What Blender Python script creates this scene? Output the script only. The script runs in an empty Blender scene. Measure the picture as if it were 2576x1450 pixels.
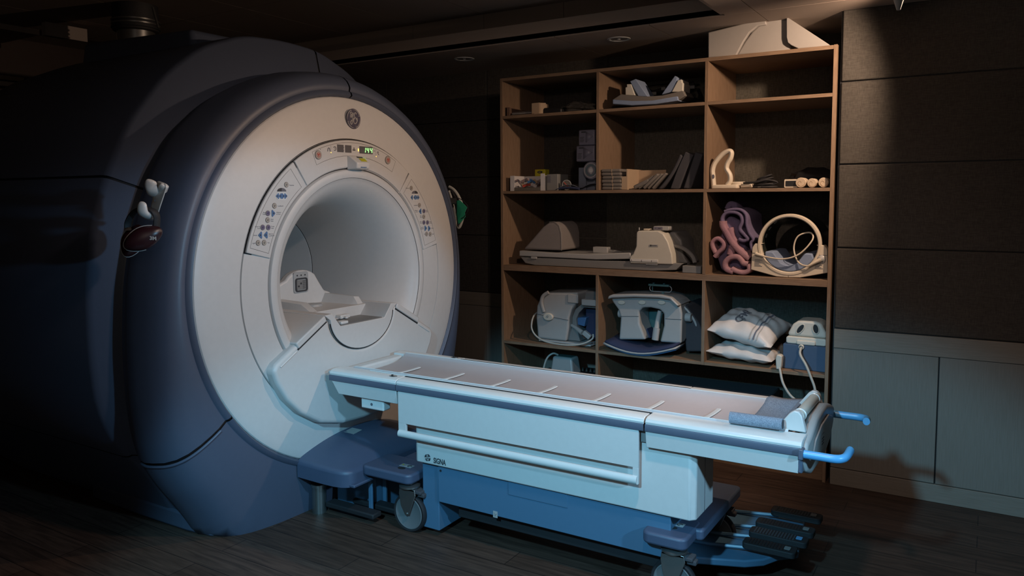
import bpy, bmesh, math, random
from mathutils import Vector, Matrix
random.seed(7)
S = bpy.context.scene
COL = S.collection
PI = math.pi

# ------------------------------------------------------------------ camera
FPX, CX, CY = 1953.9, 1288.0, 656.66
YAW, PIT, ROL, CH = -0.552879, -0.0807009, 0.00518323, 1.5
_f = Vector((math.sin(YAW)*math.cos(PIT), math.cos(YAW)*math.cos(PIT), math.sin(PIT)))
_r = _f.cross(Vector((0, 0, 1))).normalized()
_d = _f.cross(_r)
_r2 = _r*math.cos(ROL) + _d*math.sin(ROL)
_d2 = _d*math.cos(ROL) - _r*math.sin(ROL)
cd = bpy.data.cameras.new('camera')
cam = bpy.data.objects.new('camera', cd)
COL.objects.link(cam)
cam.matrix_world = Matrix(((_r2.x, -_d2.x, -_f.x, 0), (_r2.y, -_d2.y, -_f.y, 0), (_r2.z, -_d2.z, -_f.z, CH), (0, 0, 0, 1)))
cd.sensor_width = 36
cd.lens = FPX/2576*36
cd.shift_y = -(725-CY)/2576
cd.clip_start = 0.05
S.camera = cam

def at(px, py, ax, val):
    "point of the photograph's pixel on the plane coordinate[ax] = val"
    v = _r2*((px-CX)/FPX) + _d2*((py-CY)/FPX) + _f
    c = Vector((0, 0, CH))
    return c + v*((val-c[ax])/v[ax])

# ------------------------------------------------------------------ world, lamps, exposure
w = bpy.data.worlds.new('world'); S.world = w; w.use_nodes = True
w.node_tree.nodes['Background'].inputs[0].default_value = (0.62, 0.46, 0.38, 1)
w.node_tree.nodes['Background'].inputs[1].default_value = 0.016
S.view_settings.view_transform = 'Standard'
S.view_settings.look = 'None'
S.view_settings.exposure = 0.0
S.view_settings.gamma = 1.0

def lamp(name, kind, loc, target, power, color, size=0.1, spot=None, blend=0.3):
    l = bpy.data.lights.new(name, kind)
    l.energy = power; l.color = color
    if kind == 'SPOT':
        l.spot_size = math.radians(spot); l.spot_blend = blend; l.shadow_soft_size = size
    elif kind == 'AREA':
        l.size = size
    else:
        l.shadow_soft_size = size
    o = bpy.data.objects.new(name, l); COL.objects.link(o)
    o.location = loc
    o.rotation_euler = (Vector(target)-Vector(loc)).to_track_quat('-Z', 'Y').to_euler()
    return o
COOL = (0.24, 0.68, 1.0)
C1 = Vector((-0.98, -0.1, 2.22))
lamp('cool_spot', 'SPOT', C1, C1+Vector((-.06, .66, -.75)), 370, COOL, 0.07, 70, 0.3)
C2 = Vector((1.6, 1.45, 1.72))
lamp('cool_spot', 'SPOT', C2, (-2.9, 2.5, .16), 240, (0.32, 0.68, 1.0), 0.06, 40, 0.3)
WARM_LOC = Vector((-0.18, 3.64, 2.33))
lamp('warm_spot', 'SPOT', WARM_LOC, WARM_LOC+Vector((-1, .02, -.33)), 88, (1.0, 0.70, 0.50), 0.03, 124, 0.35)
lamp('overhead_spot', 'SPOT', (-0.7, 1.85, 2.40), (-1.40, 2.50, 0.6), 62, (1.0, 0.76, 0.66), 0.06, 140, 0.6)
lamp('room_glow', 'AREA', (0.2, -0.9, 2.1), (-1.6, 4.0, 1.3), 6.0, (1.0, 0.84, 0.72), 1.0)

# ------------------------------------------------------------------ materials
def mat(name, col, rough=0.5, metal=0.0, col2=None, nscale=40, bump=0.0, bscale=200, kind=None, emit=None, estr=1.0, trans=0.0, spec=None, stretch=None):
    m = bpy.data.materials.new(name); m.use_nodes = True
    nt = m.node_tree; N = nt.nodes; L = nt.links
    b = N['Principled BSDF']
    b.inputs['Base Color'].default_value = (*col, 1)
    b.inputs['Roughness'].default_value = rough
    b.inputs['Metallic'].default_value = metal
    if spec is not None: b.inputs['Specular IOR Level'].default_value = spec
    if trans: b.inputs['Transmission Weight'].default_value = trans
    if emit:
        b.inputs['Emission Color'].default_value = (*emit, 1); b.inputs['Emission Strength'].default_value = estr
    tc = N.new('ShaderNodeTexCoord')
    mp = N.new('ShaderNodeMapping'); L.new(tc.outputs['Object'], mp.inputs[0])
    if stretch: mp.inputs['Scale'].default_value = stretch
    n = N.new('ShaderNodeTexNoise'); n.inputs['Scale'].default_value = nscale; n.inputs['Detail'].default_value = 4
    L.new(mp.outputs[0], n.inputs['Vector'])
    r = N.new('ShaderNodeValToRGB')
    c2 = col2 or tuple(c*0.975 for c in col)
    r.color_ramp.elements[0].color = (*c2, 1); r.color_ramp.elements[0].position = 0.35
    r.color_ramp.elements[1].color = (*col, 1); r.color_ramp.elements[1].position = 0.65
    L.new(n.outputs['Fac'], r.inputs[0]); L.new(r.outputs[0], b.inputs['Base Color'])
    if bump:
        bn = N.new('ShaderNodeTexNoise'); bn.inputs['Scale'].default_value = bscale; bn.inputs['Detail'].default_value = 2
        L.new(mp.outputs[0], bn.inputs['Vector'])
        bp = N.new('ShaderNodeBump'); bp.inputs['Strength'].default_value = bump; bp.inputs['Distance'].default_value = 0.002
        L.new(bn.outputs['Fac'], bp.inputs['Height']); L.new(bp.outputs[0], b.inputs['Normal'])
    return m

def weave(name, c1, c2, scale=420, bump=0.4):
    m = bpy.data.materials.new(name); m.use_nodes = True
    nt = m.node_tree; N = nt.nodes; L = nt.links; b = N['Principled BSDF']; b.inputs['Roughness'].default_value = 0.9
    b.inputs['Specular IOR Level'].default_value = 0.15
    tc = N.new('ShaderNodeTexCoord')
    outs = []
    for st in ((1, 1, 12), (12, 12, 1)):
        mp = N.new('ShaderNodeMapping'); mp.inputs['Scale'].default_value = st; L.new(tc.outputs['Object'], mp.inputs[0])
        n = N.new('ShaderNodeTexNoise'); n.inputs['Scale'].default_value = scale/12; n.inputs['Detail'].default_value = 3
        L.new(mp.outputs[0], n.inputs['Vector']); outs.append(n.outputs['Fac'])
    ad = N.new('ShaderNodeMath'); ad.operation = 'ADD'; L.new(outs[0], ad.inputs[0]); L.new(outs[1], ad.inputs[1])
    hf = N.new('ShaderNodeMath'); hf.operation = 'MULTIPLY'; hf.inputs[1].default_value = 0.5; L.new(ad.outputs[0], hf.inputs[0])
    r = N.new('ShaderNodeValToRGB'); r.color_ramp.elements[0].position = 0.4; r.color_ramp.elements[1].position = 0.6
    r.color_ramp.elements[0].color = (*c1, 1); r.color_ramp.elements[1].color = (*c2, 1)
    L.new(hf.outputs[0], r.inputs[0]); L.new(r.outputs[0], b.inputs['Base Color'])
    bp = N.new('ShaderNodeBump'); bp.inputs['Strength'].default_value = bump; bp.inputs['Distance'].default_value = 0.001
    L.new(hf.outputs[0], bp.inputs['Height']); L.new(bp.outputs[0], b.inputs['Normal'])
    return m

def floor_mat():
    m = bpy.data.materials.new('plank_floor'); m.use_nodes = True
    nt = m.node_tree; N = nt.nodes; L = nt.links; b = N['Principled BSDF']; b.inputs['Roughness'].default_value = 0.5
    b.inputs['Specular IOR Level'].default_value = 0.3
    tc = N.new('ShaderNodeTexCoord')
    br = N.new('ShaderNodeTexBrick'); br.inputs['Scale'].default_value = 1.0
    br.inputs['Brick Width'].default_value = 1.1; br.inputs['Row Height'].default_value = 0.13
    br.inputs['Mortar Size'].default_value = 0.0022; br.inputs['Mortar Smooth'].default_value = 0.2; br.inputs['Bias'].default_value = 0
    br.inputs['Color1'].default_value = (0.048, 0.030, 0.022, 1); br.inputs['Color2'].default_value = (0.070, 0.046, 0.035, 1)
    br.inputs['Mortar'].default_value = (0.02, 0.014, 0.012, 1)
    L.new(tc.outputs['Object'], br.inputs['Vector'])
    mp = N.new('ShaderNodeMapping'); mp.inputs['Scale'].default_value = (1.2, 14, 1); L.new(tc.outputs['Object'], mp.inputs[0])
    n = N.new('ShaderNodeTexNoise'); n.inputs['Scale'].default_value = 4; n.inputs['Detail'].default_value = 9; n.inputs['Distortion'].default_value = 0.6
    L.new(mp.outputs[0], n.inputs['Vector'])
    r = N.new('ShaderNodeValToRGB'); r.color_ramp.elements[0].position = 0.35; r.color_ramp.elements[1].position = 0.7
    r.color_ramp.elements[0].color = (0.55, 0.53, 0.52, 1); r.color_ramp.elements[1].color = (1.25, 1.2, 1.15, 1)
    L.new(n.outputs['Fac'], r.inputs[0])
    mx = N.new('ShaderNodeMix'); mx.data_type = 'RGBA'; mx.blend_type = 'MULTIPLY'; mx.inputs[0].default_value = 0.85
    L.new(br.outputs['Color'], mx.inputs[6]); L.new(r.outputs[0], mx.inputs[7]); L.new(mx.outputs[2], b.inputs['Base Color'])
    bp = N.new('ShaderNodeBump'); bp.inputs['Strength'].default_value = 0.25; bp.inputs['Distance'].default_value = 0.002
    L.new(n.outputs['Fac'], bp.inputs['Height']); L.new(bp.outputs[0], b.inputs['Normal'])
    return m

M = {}
M['white'] = mat('white_plastic', (0.56, 0.55, 0.53), 0.42, bump=0.12, bscale=900)
M['white_smooth'] = mat('white_gloss_plastic', (0.62, 0.62, 0.60), 0.28)
M['cream'] = mat('cream_plastic', (0.60, 0.53, 0.42), 0.4)
M['cover'] = mat('cover_plastic', (0.33, 0.31, 0.29), 0.5)
M['ivory'] = mat('ivory_plastic', (0.56, 0.54, 0.47), 0.45)
M['shell'] = mat('blue_grey_shell', (0.068, 0.083, 0.122), 0.42, bump=0.15, bscale=700)
M['dock'] = mat('blue_grey_dock_plastic', (0.060, 0.080, 0.130), 0.45, bump=0.2, bscale=800)
M['plinth'] = mat('blue_painted_metal', (0.065, 0.15, 0.24), 0.4)
M['stripe'] = mat('dark_stripe', (0.085, 0.10, 0.14), 0.45)
M['seam'] = mat('dark_seam', (0.012, 0.012, 0.014), 0.8)
M['seam_grey'] = mat('grey_seam', (0.20, 0.20, 0.21), 0.7)
M['tray'] = mat('tray_plastic', (0.46, 0.395, 0.385), 0.4)
M['handle'] = mat('blue_handle', (0.09, 0.33, 0.60), 0.35)
M['rubber'] = mat('black_rubber', (0.012, 0.012, 0.014), 0.7, bump=0.3)
M['steel'] = mat('brushed_steel', (0.30, 0.30, 0.29), 0.32, 0.9)
M['wheel'] = mat('grey_wheel', (0.13, 0.14, 0.145), 0.5)
M['wood'] = mat('light_wood', (0.225, 0.15, 0.095), 0.6, col2=(0.18, 0.115, 0.07), nscale=18, stretch=(1, 8, 8))
M['woodv'] = mat('light_wood_upright', (0.225, 0.15, 0.095), 0.6, col2=(0.18, 0.115, 0.07), nscale=18, stretch=(8, 8, 1))
M['wains'] = mat('grey_wood_panel', (0.19, 0.175, 0.15), 0.6, col2=(0.17, 0.155, 0.13), nscale=14, stretch=(14, 14, .7), bump=0.2, bscale=60)
M['wainsh'] = mat('grey_wood_cap', (0.20, 0.18, 0.15), 0.6, col2=(0.175, 0.155, 0.125), nscale=14, stretch=(.7, 14, 14), bump=0.2, bscale=60)
M['fabric'] = weave('dark_fabric_panel', (0.045, 0.041, 0.036), (0.070, 0.064, 0.056))
M['fabric_back'] = weave('shelf_back_cloth', (0.070, 0.064, 0.052), (0.120, 0.112, 0.092))
M['ceil'] = mat('ceiling_board', (0.36, 0.29, 0.24), 0.8, nscale=120, bump=0.3, bscale=300)
M['ceil_light'] = mat('pale_beam_board', (0.30, 0.25, 0.22), 0.8, nscale=90, bump=0.3, bscale=300)
M['black'] = mat('black_plastic', (0.010, 0.010, 0.011), 0.5)
M['darkgrey'] = mat('dark_grey_foam', (0.045, 0.045, 0.052), 0.9, bump=0.5, bscale=400)
M['grey'] = mat('grey_plastic', (0.19, 0.19, 0.185), 0.5)
M['lgrey'] = mat('light_grey_plastic', (0.35, 0.355, 0.35), 0.4)
M['bluefoam'] = mat('blue_foam', (0.20, 0.26, 0.38), 0.85, bump=0.5, bscale=300)
M['greyfoam'] = mat('grey_foam', (0.22, 0.20, 0.19), 0.95, bump=0.6, bscale=300)
M['navy'] = mat('navy_foam', (0.02, 0.03, 0.075), 0.8)
M['blue'] = mat('bright_blue_plastic', (0.05, 0.14, 0.30), 0.4)
M['towel'] = mat('mauve_towel', (0.36, 0.21, 0.23), 0.98, col2=(0.27, 0.15, 0.19), nscale=6, bump=0.9, bscale=260)
M['towel2'] = mat('violet_towel', (0.15, 0.12, 0.21), 0.98, col2=(0.11, 0.09, 0.16), nscale=8, bump=0.9, bscale=260)
M['pillow'] = mat('white_vinyl_pillow', (0.58, 0.56, 0.54), 0.45, bump=0.3, bscale=25)
M['bluebox'] = mat('blue_foam_box', (0.045, 0.085, 0.15), 0.7)
M['card'] = mat('cardboard', (0.40, 0.29, 0.19), 0.8)
M['cardd'] = mat('brown_box', (0.13, 0.075, 0.05), 0.8)
M['paper'] = mat('white_paper', (0.55, 0.53, 0.52), 0.8)
M['pack'] = mat('violet_grey_pack', (0.15, 0.145, 0.19), 0.45, nscale=30)
M['yellow'] = mat('yellow_box', (0.50, 0.46, 0.02), 0.5)
M['clutter'] = mat('assorted_wrappers', (0.35, 0.22, 0.20), 0.4, col2=(0.06, 0.10, 0.14), nscale=60)
M['bag'] = mat('clear_bag', (0.22, 0.20, 0.17), 0.2, trans=0.45)
M['bandage'] = mat('cream_bandage', (0.50, 0.40, 0.29), 0.95, bump=0.6, bscale=200)
M['red'] = mat('red_mark', (0.42, 0.07, 0.05), 0.5)
M['ink'] = mat('dark_ink', (0.035, 0.035, 0.04), 0.6)
M['inkgrey'] = mat('grey_ink', (0.12, 0.12, 0.14), 0.6)
M['logo'] = mat('logo_purple_grey', (0.055, 0.05, 0.085), 0.45)
M['silver'] = mat('silver_line', (0.40, 0.38, 0.36), 0.4)
M['btnring'] = mat('button_ring', (0.20, 0.18, 0.165), 0.5)
M['btnface'] = mat('button_face', (0.40, 0.36, 0.31), 0.5)
M['btnviolet'] = mat('button_violet', (0.15, 0.13, 0.22), 0.5)
M['btnblue'] = mat('button_blue', (0.08, 0.17, 0.33), 0.45)
M['lcd'] = mat('display_window', (0.10, 0.095, 0.10), 0.4)
M['led'] = mat('green_digits', (0.1, 0.6, 0.1), 0.5, emit=(0.35, 1.0, 0.25), estr=2.2)
M['ledo'] = mat('amber_lamp', (0.6, 0.4, 0.1), 0.5, emit=(1.0, 0.55, 0.1), estr=2.0)
M['green'] = mat('green_mask', (0.03, 0.36, 0.20), 0.6)
M['maroon'] = mat('maroon_shell', (0.022, 0.005, 0.007), 0.35)
M['cable'] = mat('pale_cable', (0.42, 0.42, 0.38), 0.5)
M['mesh'] = mat('mesh_fabric', (0.26, 0.30, 0.36), 0.85, col2=(0.15, 0.18, 0.23), nscale=260, bump=0.6, bscale=500)
M['teal'] = mat('teal_clear_plastic', (0.06, 0.14, 0.14), 0.25)
M['walldark'] = mat('dark_wall_board', (0.055, 0.038, 0.032), 0.8)
M['glass'] = mat('smoked_plastic', (0.03, 0.035, 0.03), 0.15)
M['floor'] = floor_mat()
M['cloth'] = mat('blue_grey_cloth', (0.13, 0.15, 0.19), 0.9)
M['pad'] = mat('grey_brown_pad', (0.15, 0.135, 0.12), 0.85)

# ------------------------------------------------------------------ geometry helpers
def bm_new(): return bmesh.new()

def wpos(o):
    v = Vector((0, 0, 0))
    while o is not None:
        v += o.location; o = o.parent
    return v

def obj(name, bm, m, parent=None, bev=0.0, seg=2, ang=35, sub=0, solid=0.0):
    if bev or True: bmesh.ops.recalc_face_normals(bm, faces=bm.faces)
    me = bpy.data.meshes.new(name)
    if parent is not None:
        bmesh.ops.translate(bm, verts=bm.verts, vec=-wpos(parent))
    bm.to_mesh(me); bm.free()
    for p in me.polygons: p.use_smooth = True
    me.set_sharp_from_angle(angle=math.radians(ang))
    if isinstance(m, str): m = M[m]
    me.materials.append(m)
    o = bpy.data.objects.new(name, me); COL.objects.link(o)
    if parent is not None: o.parent = parent
    if solid:
        s = o.modifiers.new('solid', 'SOLIDIFY'); s.thickness = solid; s.offset = 0
    if bev:
        b = o.modifiers.new('bevel', 'BEVEL'); b.width = bev; b.segments = seg; b.limit_method = 'ANGLE'; b.angle_limit = math.radians(30)
        b.harden_normals = False
        for p in me.polygons: p.use_smooth = True
    if sub:
        s = o.modifiers.new('sub', 'SUBSURF'); s.levels = sub; s.render_levels = sub
    return o

def thing(name, label, cat, loc=(0, 0, 0), group=None):
    o = bpy.data.objects.new(name, None); COL.objects.link(o); o.location = loc
    o.empty_display_size = 0.1
    o['label'] = label; o['category'] = cat
    if group: o['group'] = group
    return o
def tag(o, label, cat, group=None, kind=None):
    o['label'] = label; o['category'] = cat
    if group: o['group'] = group
    if kind: o['kind'] = kind
    return o
def struct(o): o['kind'] = 'structure'; return o

def prism(bm, pts, ax, a, b):
    def mk(p, t):
        return (t, p[0], p[1]) if ax == 0 else ((p[0], t, p[1]) if ax == 1 else (p[0], p[1], t))
    A = [bm.verts.new(mk(p, a)) for p in pts]; B = [bm.verts.new(mk(p, b)) for p in pts]
    n = len(pts)
    bm.faces.new(A); bm.faces.new(B[::-1])
    for i in range(n): bm.faces.new((A[i], B[i], B[(i+1) % n], A[(i+1) % n]))
    return A+B
def box(bm, x0, x1, y0, y1, z0, z1):
    return prism(bm, [(x0, y0), (x1, y0), (x1, y1), (x0, y1)], 2, z0, z1)
def rbox(name, x0, x1, y0, y1, z0, z1, m, parent=None, bev=0.004, seg=2):
    bm = bm_new(); box(bm, x0, x1, y0, y1, z0, z1); return obj(name, bm, m, parent, bev, seg)
def xf(verts, mtx):
    for v in verts: v.co = mtx @ v.co
def grid(bm, rows, closed=False, cap=False):
    R = [[bm.verts.new(p) for p in r] for r in rows]
    n = len(R[0])
    for i in range(len(R)-1):
        for j in range(n if closed else n-1):
            k = (j+1) % n
            try: bm.faces.new((R[i][j], R[i+1][j], R[i+1][k], R[i][k]))
            except ValueError: pass
    if cap:
        try: bm.faces.new(R[0]); bm.faces.new(R[-1][::-1])
        except ValueError: pass
    return [v for r in R for v in r]
def lathe(bm, prof, c, ax=0, seg=48, a0=0, a1=2*PI, cap=False):
    "prof: (radius, position along axis ax); c: centre in the other two"
    full = abs(a1-a0-2*PI) < 1e-6
    n = seg if full else seg+1
    rows = []
    for r, t in prof:
        row = []
        for j in range(n):
            a = a0+(a1-a0)*j/seg
            u, v = c[0]+r*math.cos(a), c[1]+r*math.sin(a)
            row.append((t, u, v) if ax == 0 else ((u, t, v) if ax == 1 else (u, v, t)))
        rows.append(row)
    vs = grid(bm, rows, closed=full, cap=cap)
    return vs
def spline(pts, n=8, closed=False):
    P = [Vector(p) for p in pts]; out = []
    m = len(P)
    rng = range(m) if closed else range(m-1)
    for i in rng:
        p0 = P[(i-1) % m] if (closed or i > 0) else P[0]
        p1 = P[i]; p2 = P[(i+1) % m]
        p3 = P[(i+2) % m] if (closed or i+2 < m) else P[-1]
        for k in range(n):
            t = k/n
            out.append(0.5*((2*p1)+(-p0+p2)*t+(2*p0-5*p1+4*p2-p3)*t*t+(-p0+3*p1-3*p2+p3)*t**3))
    if not closed: out.append(P[-1])
    return out
def tube(bm, pts, r, n=8, closed=False, smooth=0, flat=None):
    if smooth: pts = spline(pts, smooth, closed)
    P = [Vector(p) for p in pts]; m = len(P); rows = []
    up = Vector((0, 0, 1)) if flat is None else Vector(flat)
    prev = None
    for i, p in enumerate(P):
        t = (P[(i+1) % m]-P[i-1]) if closed else (P[min(i+1, m-1)]-P[max(i-1, 0)])
        t.normalize()
        if prev is None or flat is not None:
            s = t.cross(up)
            if s.length < 1e-3: s = t.cross(Vector((0, 1, 0.01)))
        else:
            s = prev - t*prev.dot(t)
            if s.length < 1e-4: s = t.cross(up)
        s.normalize(); prev = s
        u = s.cross(t)
        rr = r(i/(m-1)) if callable(r) else r
        ra, rb = rr if isinstance(rr, tuple) else (rr, rr)
        rows.append([p+s*(math.cos(2*PI*k/n)*ra)+u*(math.sin(2*PI*k/n)*rb) for k in range(n)])
    if closed: rows.append(rows[0])
    return grid(bm, rows, closed=True, cap=not closed)
def cyl(bm, p0, p1, r, n=24, r1=None):
    return tube(bm, [p0, p1], (lambda t: r+(((r1 if r1 is not None else r)-r)*t)), n)
def rrect(u0, u1, v0, v1, r, n=5):
    out = []
    for cu, cv, a in ((u1-r, v1-r, 0), (u0+r, v1-r, 90), (u0+r, v0+r, 180), (u1-r, v0+r, 270)):
        for k in range(n+1):
            t = math.radians(a+90*k/n); out.append((cu+r*math.cos(t), cv+r*math.sin(t)))
    return out
def arc(cu, cv, r, a0, a1, n=16, r2=None):
    return [(cu+r*math.cos(math.radians(a0+(a1-a0)*k/n)), cv+(r2 or r)*math.sin(math.radians(a0+(a1-a0)*k/n))) for k in range(n+1)]
def ell(cu, cv, ru, rv, n=28): return arc(cu, cv, ru, 0, 360*(n-1)/n, n-1, rv)
def ring2(bm, outer, inner, ax, a, b):
    "extruded shape with one hole; outer and inner have the same number of points"
    def mk(p, t): return (t, p[0], p[1]) if ax == 0 else ((p[0], t, p[1]) if ax == 1 else (p[0], p[1], t))
    rows = [[mk(p, a) for p in outer], [mk(p, b) for p in outer], [mk(p, b) for p in inner], [mk(p, a) for p in inner], [mk(p, a) for p in outer]]
    v = grid(bm, rows, closed=True)
    bmesh.ops.remove_doubles(bm, verts=bm.verts, dist=1e-6)
    return v
def words(name, text, loc, ux, uy, h, m, parent=None, depth=0.001, off=0.0, shear=0.0, align='LEFT', squeeze=1.0):
    cu = bpy.data.curves.new(name, 'FONT'); cu.body = text; cu.size = h/0.7; cu.extrude = depth/2; cu.offset = off; cu.shear = shear; cu.align_x = align
    to = bpy.data.objects.new('t', cu); COL.objects.link(to)
    dg = bpy.context.evaluated_depsgraph_get(); dg.update()
    me = bpy.data.meshes.new_from_object(to.evaluated_get(dg)); bpy.data.objects.remove(to)
    ux = Vector(ux).normalized(); uy = Vector(uy).normalized(); uz = ux.cross(uy)
    R = Matrix((ux*squeeze, uy, uz)).transposed().to_4x4()
    R.translation = Vector(loc) - (wpos(parent) if parent else Vector())
    me.transform(R); me.name = name
    me.materials.clear(); me.materials.append(M[m])
    o = bpy.data.objects.new(name, me); COL.objects.link(o)
    if parent: o.parent = parent
    return o
def copy_tree(o, parent=None):
    c = o.copy(); COL.objects.link(c)
    if parent is not None: c.parent = parent
    for ch in list(o.children): copy_tree(ch, c)
    return c
# ================================================================== ROOM
YW, YB = 4.24, 4.80            # right wall face, recessed wall face
def slab(name, x0, x1, y0, y1, z0, z1, m, bev=0):
    return struct(rbox(name, x0, x1, y0, y1, z0, z1, m, None, bev))
slab('floor', -6.2, 3.2, -1.8, 5.0, -0.1, 0.0, 'floor')
slab('wall_back', -6.2, -0.66, YB, YB+0.15, 0.0, 2.95, 'fabric')
slab('wall_right_side', 3.05, 3.2, -1.8, YW, 0.0, 2.95, 'wains')
slab('wall_front', -6.2, 3.2, -1.95, -1.8, 0.0, 2.95, 'wains')
slab('wall_left', -6.2, -6.05, -1.8, YB, 0.0, 2.95, 'walldark')
slab('wall_right', -0.675, 3.2, YW+0.012, YB+0.15, 0.0, 2.95, 'black')
# recessed wall: fabric panels and wainscot between magnet and shelf
zsB = [0.80, 1.226, 1.655, 2.07, 2.43]
xsB = [-6.1, -5.06, -4.10, -3.16, -2.2]
for i in range(4):
    for j in range(4):
        slab('wall_panel', xsB[j]+.002, xsB[j+1]-.002, YB-.018, YB, zsB[i]+.002, zsB[i+1]-.002, 'fabric', .004)
slab('trim_1', -6.1, -2.2, YB-.022, YB, 0.70, 0.798, 'wainsh', .002)
for x0, x1 in ((-6.1, -5.4), (-5.4, -4.7), (-4.7, -4.0), (-4.0, -3.18), (-3.18, -2.2)):
    slab('wall_wainscot', x0+.0015, x1-.0015, YB-.018, YB, 0.09, 0.697, 'wains', .001)
slab('baseboard_back', -6.1, -2.2, YB-.02, YB, 0, 0.088, 'wainsh', .002)
# right wall, flush with the shelf front
zsR = [0.822, 1.238, 1.66, 2.073, 2.428]
for i in range(4):
    slab('wall_panel', -0.668, 3.1, YW, YW+.03, zsR[i]+.002, zsR[i+1]-.002, 'fabric', .006)
slab('trim_2', -0.668, 3.1, YW-.004, YW+.03, 0.722, 0.820, 'wainsh', .002)
for x0, x1 in ((-0.668, -0.192), (-0.186, 0.62), (0.626, 1.45), (1.456, 3.1)):
    slab('wall_wainscot', x0, x1, YW, YW+.03, 0.092, 0.720, 'wains', .002)
slab('baseboard_right', -0.668, 3.1, YW-.004, YW+.03, 0, 0.089, 'wainsh', .002)
# ceiling: soffit along the shelf, cove and main ceiling
YL = 4.02
slab('ceiling', -6.2, 3.2, -1.95, 5.0, 2.665, 2.75, 'ceil')
bm = bm_new()
box(bm, -6.1, -1.2, YL, YB, 2.43, 2.46); box(bm, -6.1, -1.2, YL, YL+.02, 2.43, 2.527)
struct(obj('trim_3', bm, 'ceil', None, .001))
slab('trim_4', -1.2, 3.1, -1.8, YB, 2.43, 2.50, 'ceil')
slab('trim_5', -1.22, -1.2, -1.8, YL, 2.43, 2.665, 'ceil')
xf_j = [at(882, 100, 1, 4.17).x, at(1039, 70, 1, 4.17).x, at(1217, 50, 1, 4.17).x]
dx = xf_j[2]-xf_j[1]
e = [xf_j[0]-3*dx, xf_j[0]-2*dx, xf_j[0]-dx]+xf_j+[xf_j[2]+dx, -1.22]
for a, b in zip(e[:-1], e[1:]):
    slab('wall_fascia', max(a, -6.1)+.002, b-.002, 4.17, 4.19, 2.5, 2.665, 'ceil')
# ceiling boards with fine joints
yj = [4.165, 3.25, 2.3, 1.35, .4, -.6, -1.75]
for a, b in zip(e[:-1], e[1:]):
    for y1, y0 in zip(yj[:-1], yj[1:]):
        slab('ceiling_board', max(a, -6.1)+.002, b-.002, y0+.002, y1-.002, 2.655, 2.665, 'ceil')
# soffit boards
sj = [-6.1, -5.0, at(1000, 190, 2, 2.43).x, at(1394, 91, 2, 2.43).x, at(1632, 60, 2, 2.43).x, at(1868, 0, 2, 2.43).x, 0.6, 1.6, 3.05]
for a, b in zip(sj[:-1], sj[1:]):
    slab('ceiling_soffit', a+.002, b-.002, YL+.004, YB-.002, 2.424, 2.431, 'ceil')
for a, b in ((-1.198, at(1868, 0, 2, 2.43).x), (at(1868, 0, 2, 2.43).x, .6), (.6, 1.6), (1.6, 3.05)):
    for y0, y1 in ((3.0, YL), (2.0, 3.0), (1.0, 2.0), (-.2, 1.0), (-1.7, -.2)):
        slab('ceiling_soffit', a+.002, b-.002, y0+.002, y1, 2.424, 2.431, 'ceil')
# far left wall: stepped pale beams, wall panels, louvre
for x0, y0, y1, z0, z1, m in ((-6.05, 1.7, 2.9, 2.62, 2.66, 'ceil'),):
    slab('trim_6', x0, x0+.5, y0, y1, z0, z1, m)
XL = -6.05
def lwall(name, px0, py0, px1, py1, m, t=.03, off=0):
    a = at(px0, py0, 0, XL+off); b = at(px1, py1, 0, XL+off)
    slab(name, XL, XL+off+t, min(a.y, b.y), max(a.y, b.y), min(a.z, b.z), max(a.z, b.z), m, .002)
for k, (px0, py0, px1, py1, xx) in enumerate(((62, 2, 130, 46, -5.3), (114, 54, 221, 106, -5.15))):
    a, b = at(px0, py0, 0, xx), at(px1, py1, 0, xx)
    slab('trim_%d' % (7+k), xx-.05, xx, a.y, b.y, b.z, min(a.z, 2.66), 'ceil_light', .002)
for z0, z1 in ((1.0, 1.55), (1.56, 2.10), (2.11, 2.35)):
    for y0, y1 in ((1.2, 2.2), (2.21, 3.2), (3.21, 4.2)):
        slab('wall_panel', XL, XL+.02, y0, y1-.004, z0, z1-.004, 'walldark', .003)
lv = thing('air_vent', 'dark louvred air vent in a wooden frame on the far left wall', 'vent', (XL+.02, 2.75, 2.0))
a = at(48, 205, 0, XL+.04); b = at(-40, 330, 0, XL+.04)
y1, y0, z1, z0 = a.y, b.y, a.z, b.z
bm = bm_new()
ring2(bm, [(y0-.03, z0-.03), (y1+.03, z0-.03), (y1+.03, z1+.03), (y0-.03, z1+.03)], [(y0, z0), (y1, z0), (y1, z1), (y0, z1)], 0, XL+.02, XL+.05)
obj('frame', bm, 'woodv', lv, .002)
rbox('backing', XL+.021, XL+.025, y0, y1, z0, z1, 'black', lv, 0)
for k in range(7):
    z = z0+(k+.5)*(z1-z0)/7
    bm = bm_new(); v = box(bm, XL+.028, XL+.034, y0, y1, z-.016, z+.016)
    obj('louvre', bm, 'ceil', lv)

# downlights in the soffit
def downlight(px, py, label):
    c = at(px, py, 2, 2.424)
    t = thing('downlight', label, 'ceiling light', c, 'unlit round downlights in the soffit')
    bm = bm_new(); lathe(bm, [(.052, -.001), (.056, -.004), (.066, -.004), (.068, 0), (.066, .002)], (0, 0), 2, 40)
    for v in bm.verts: v.co += c
    obj('trim_ring', bm, 'white_smooth', t)
    bm = bm_new(); lathe(bm, [(.052, -.001), (.047, .0045), (.02, .0062), (0.001, .0062)], (0, 0), 2, 40)
    for v in bm.verts: v.co += c
    obj('reflector', bm, 'white_smooth', t)
    bm = bm_new(); bmesh.ops.create_uvsphere(bm, u_segments=16, v_segments=8, radius=.012)
    for v in bm.verts: v.co = Vector((v.co.x, v.co.y, v.co.z*.5)) + c
    obj('bulb', bm, 'white_smooth', t)
downlight(1168, 148, 'unlit round downlight in the soffit, the left one near the scanner')
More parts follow.
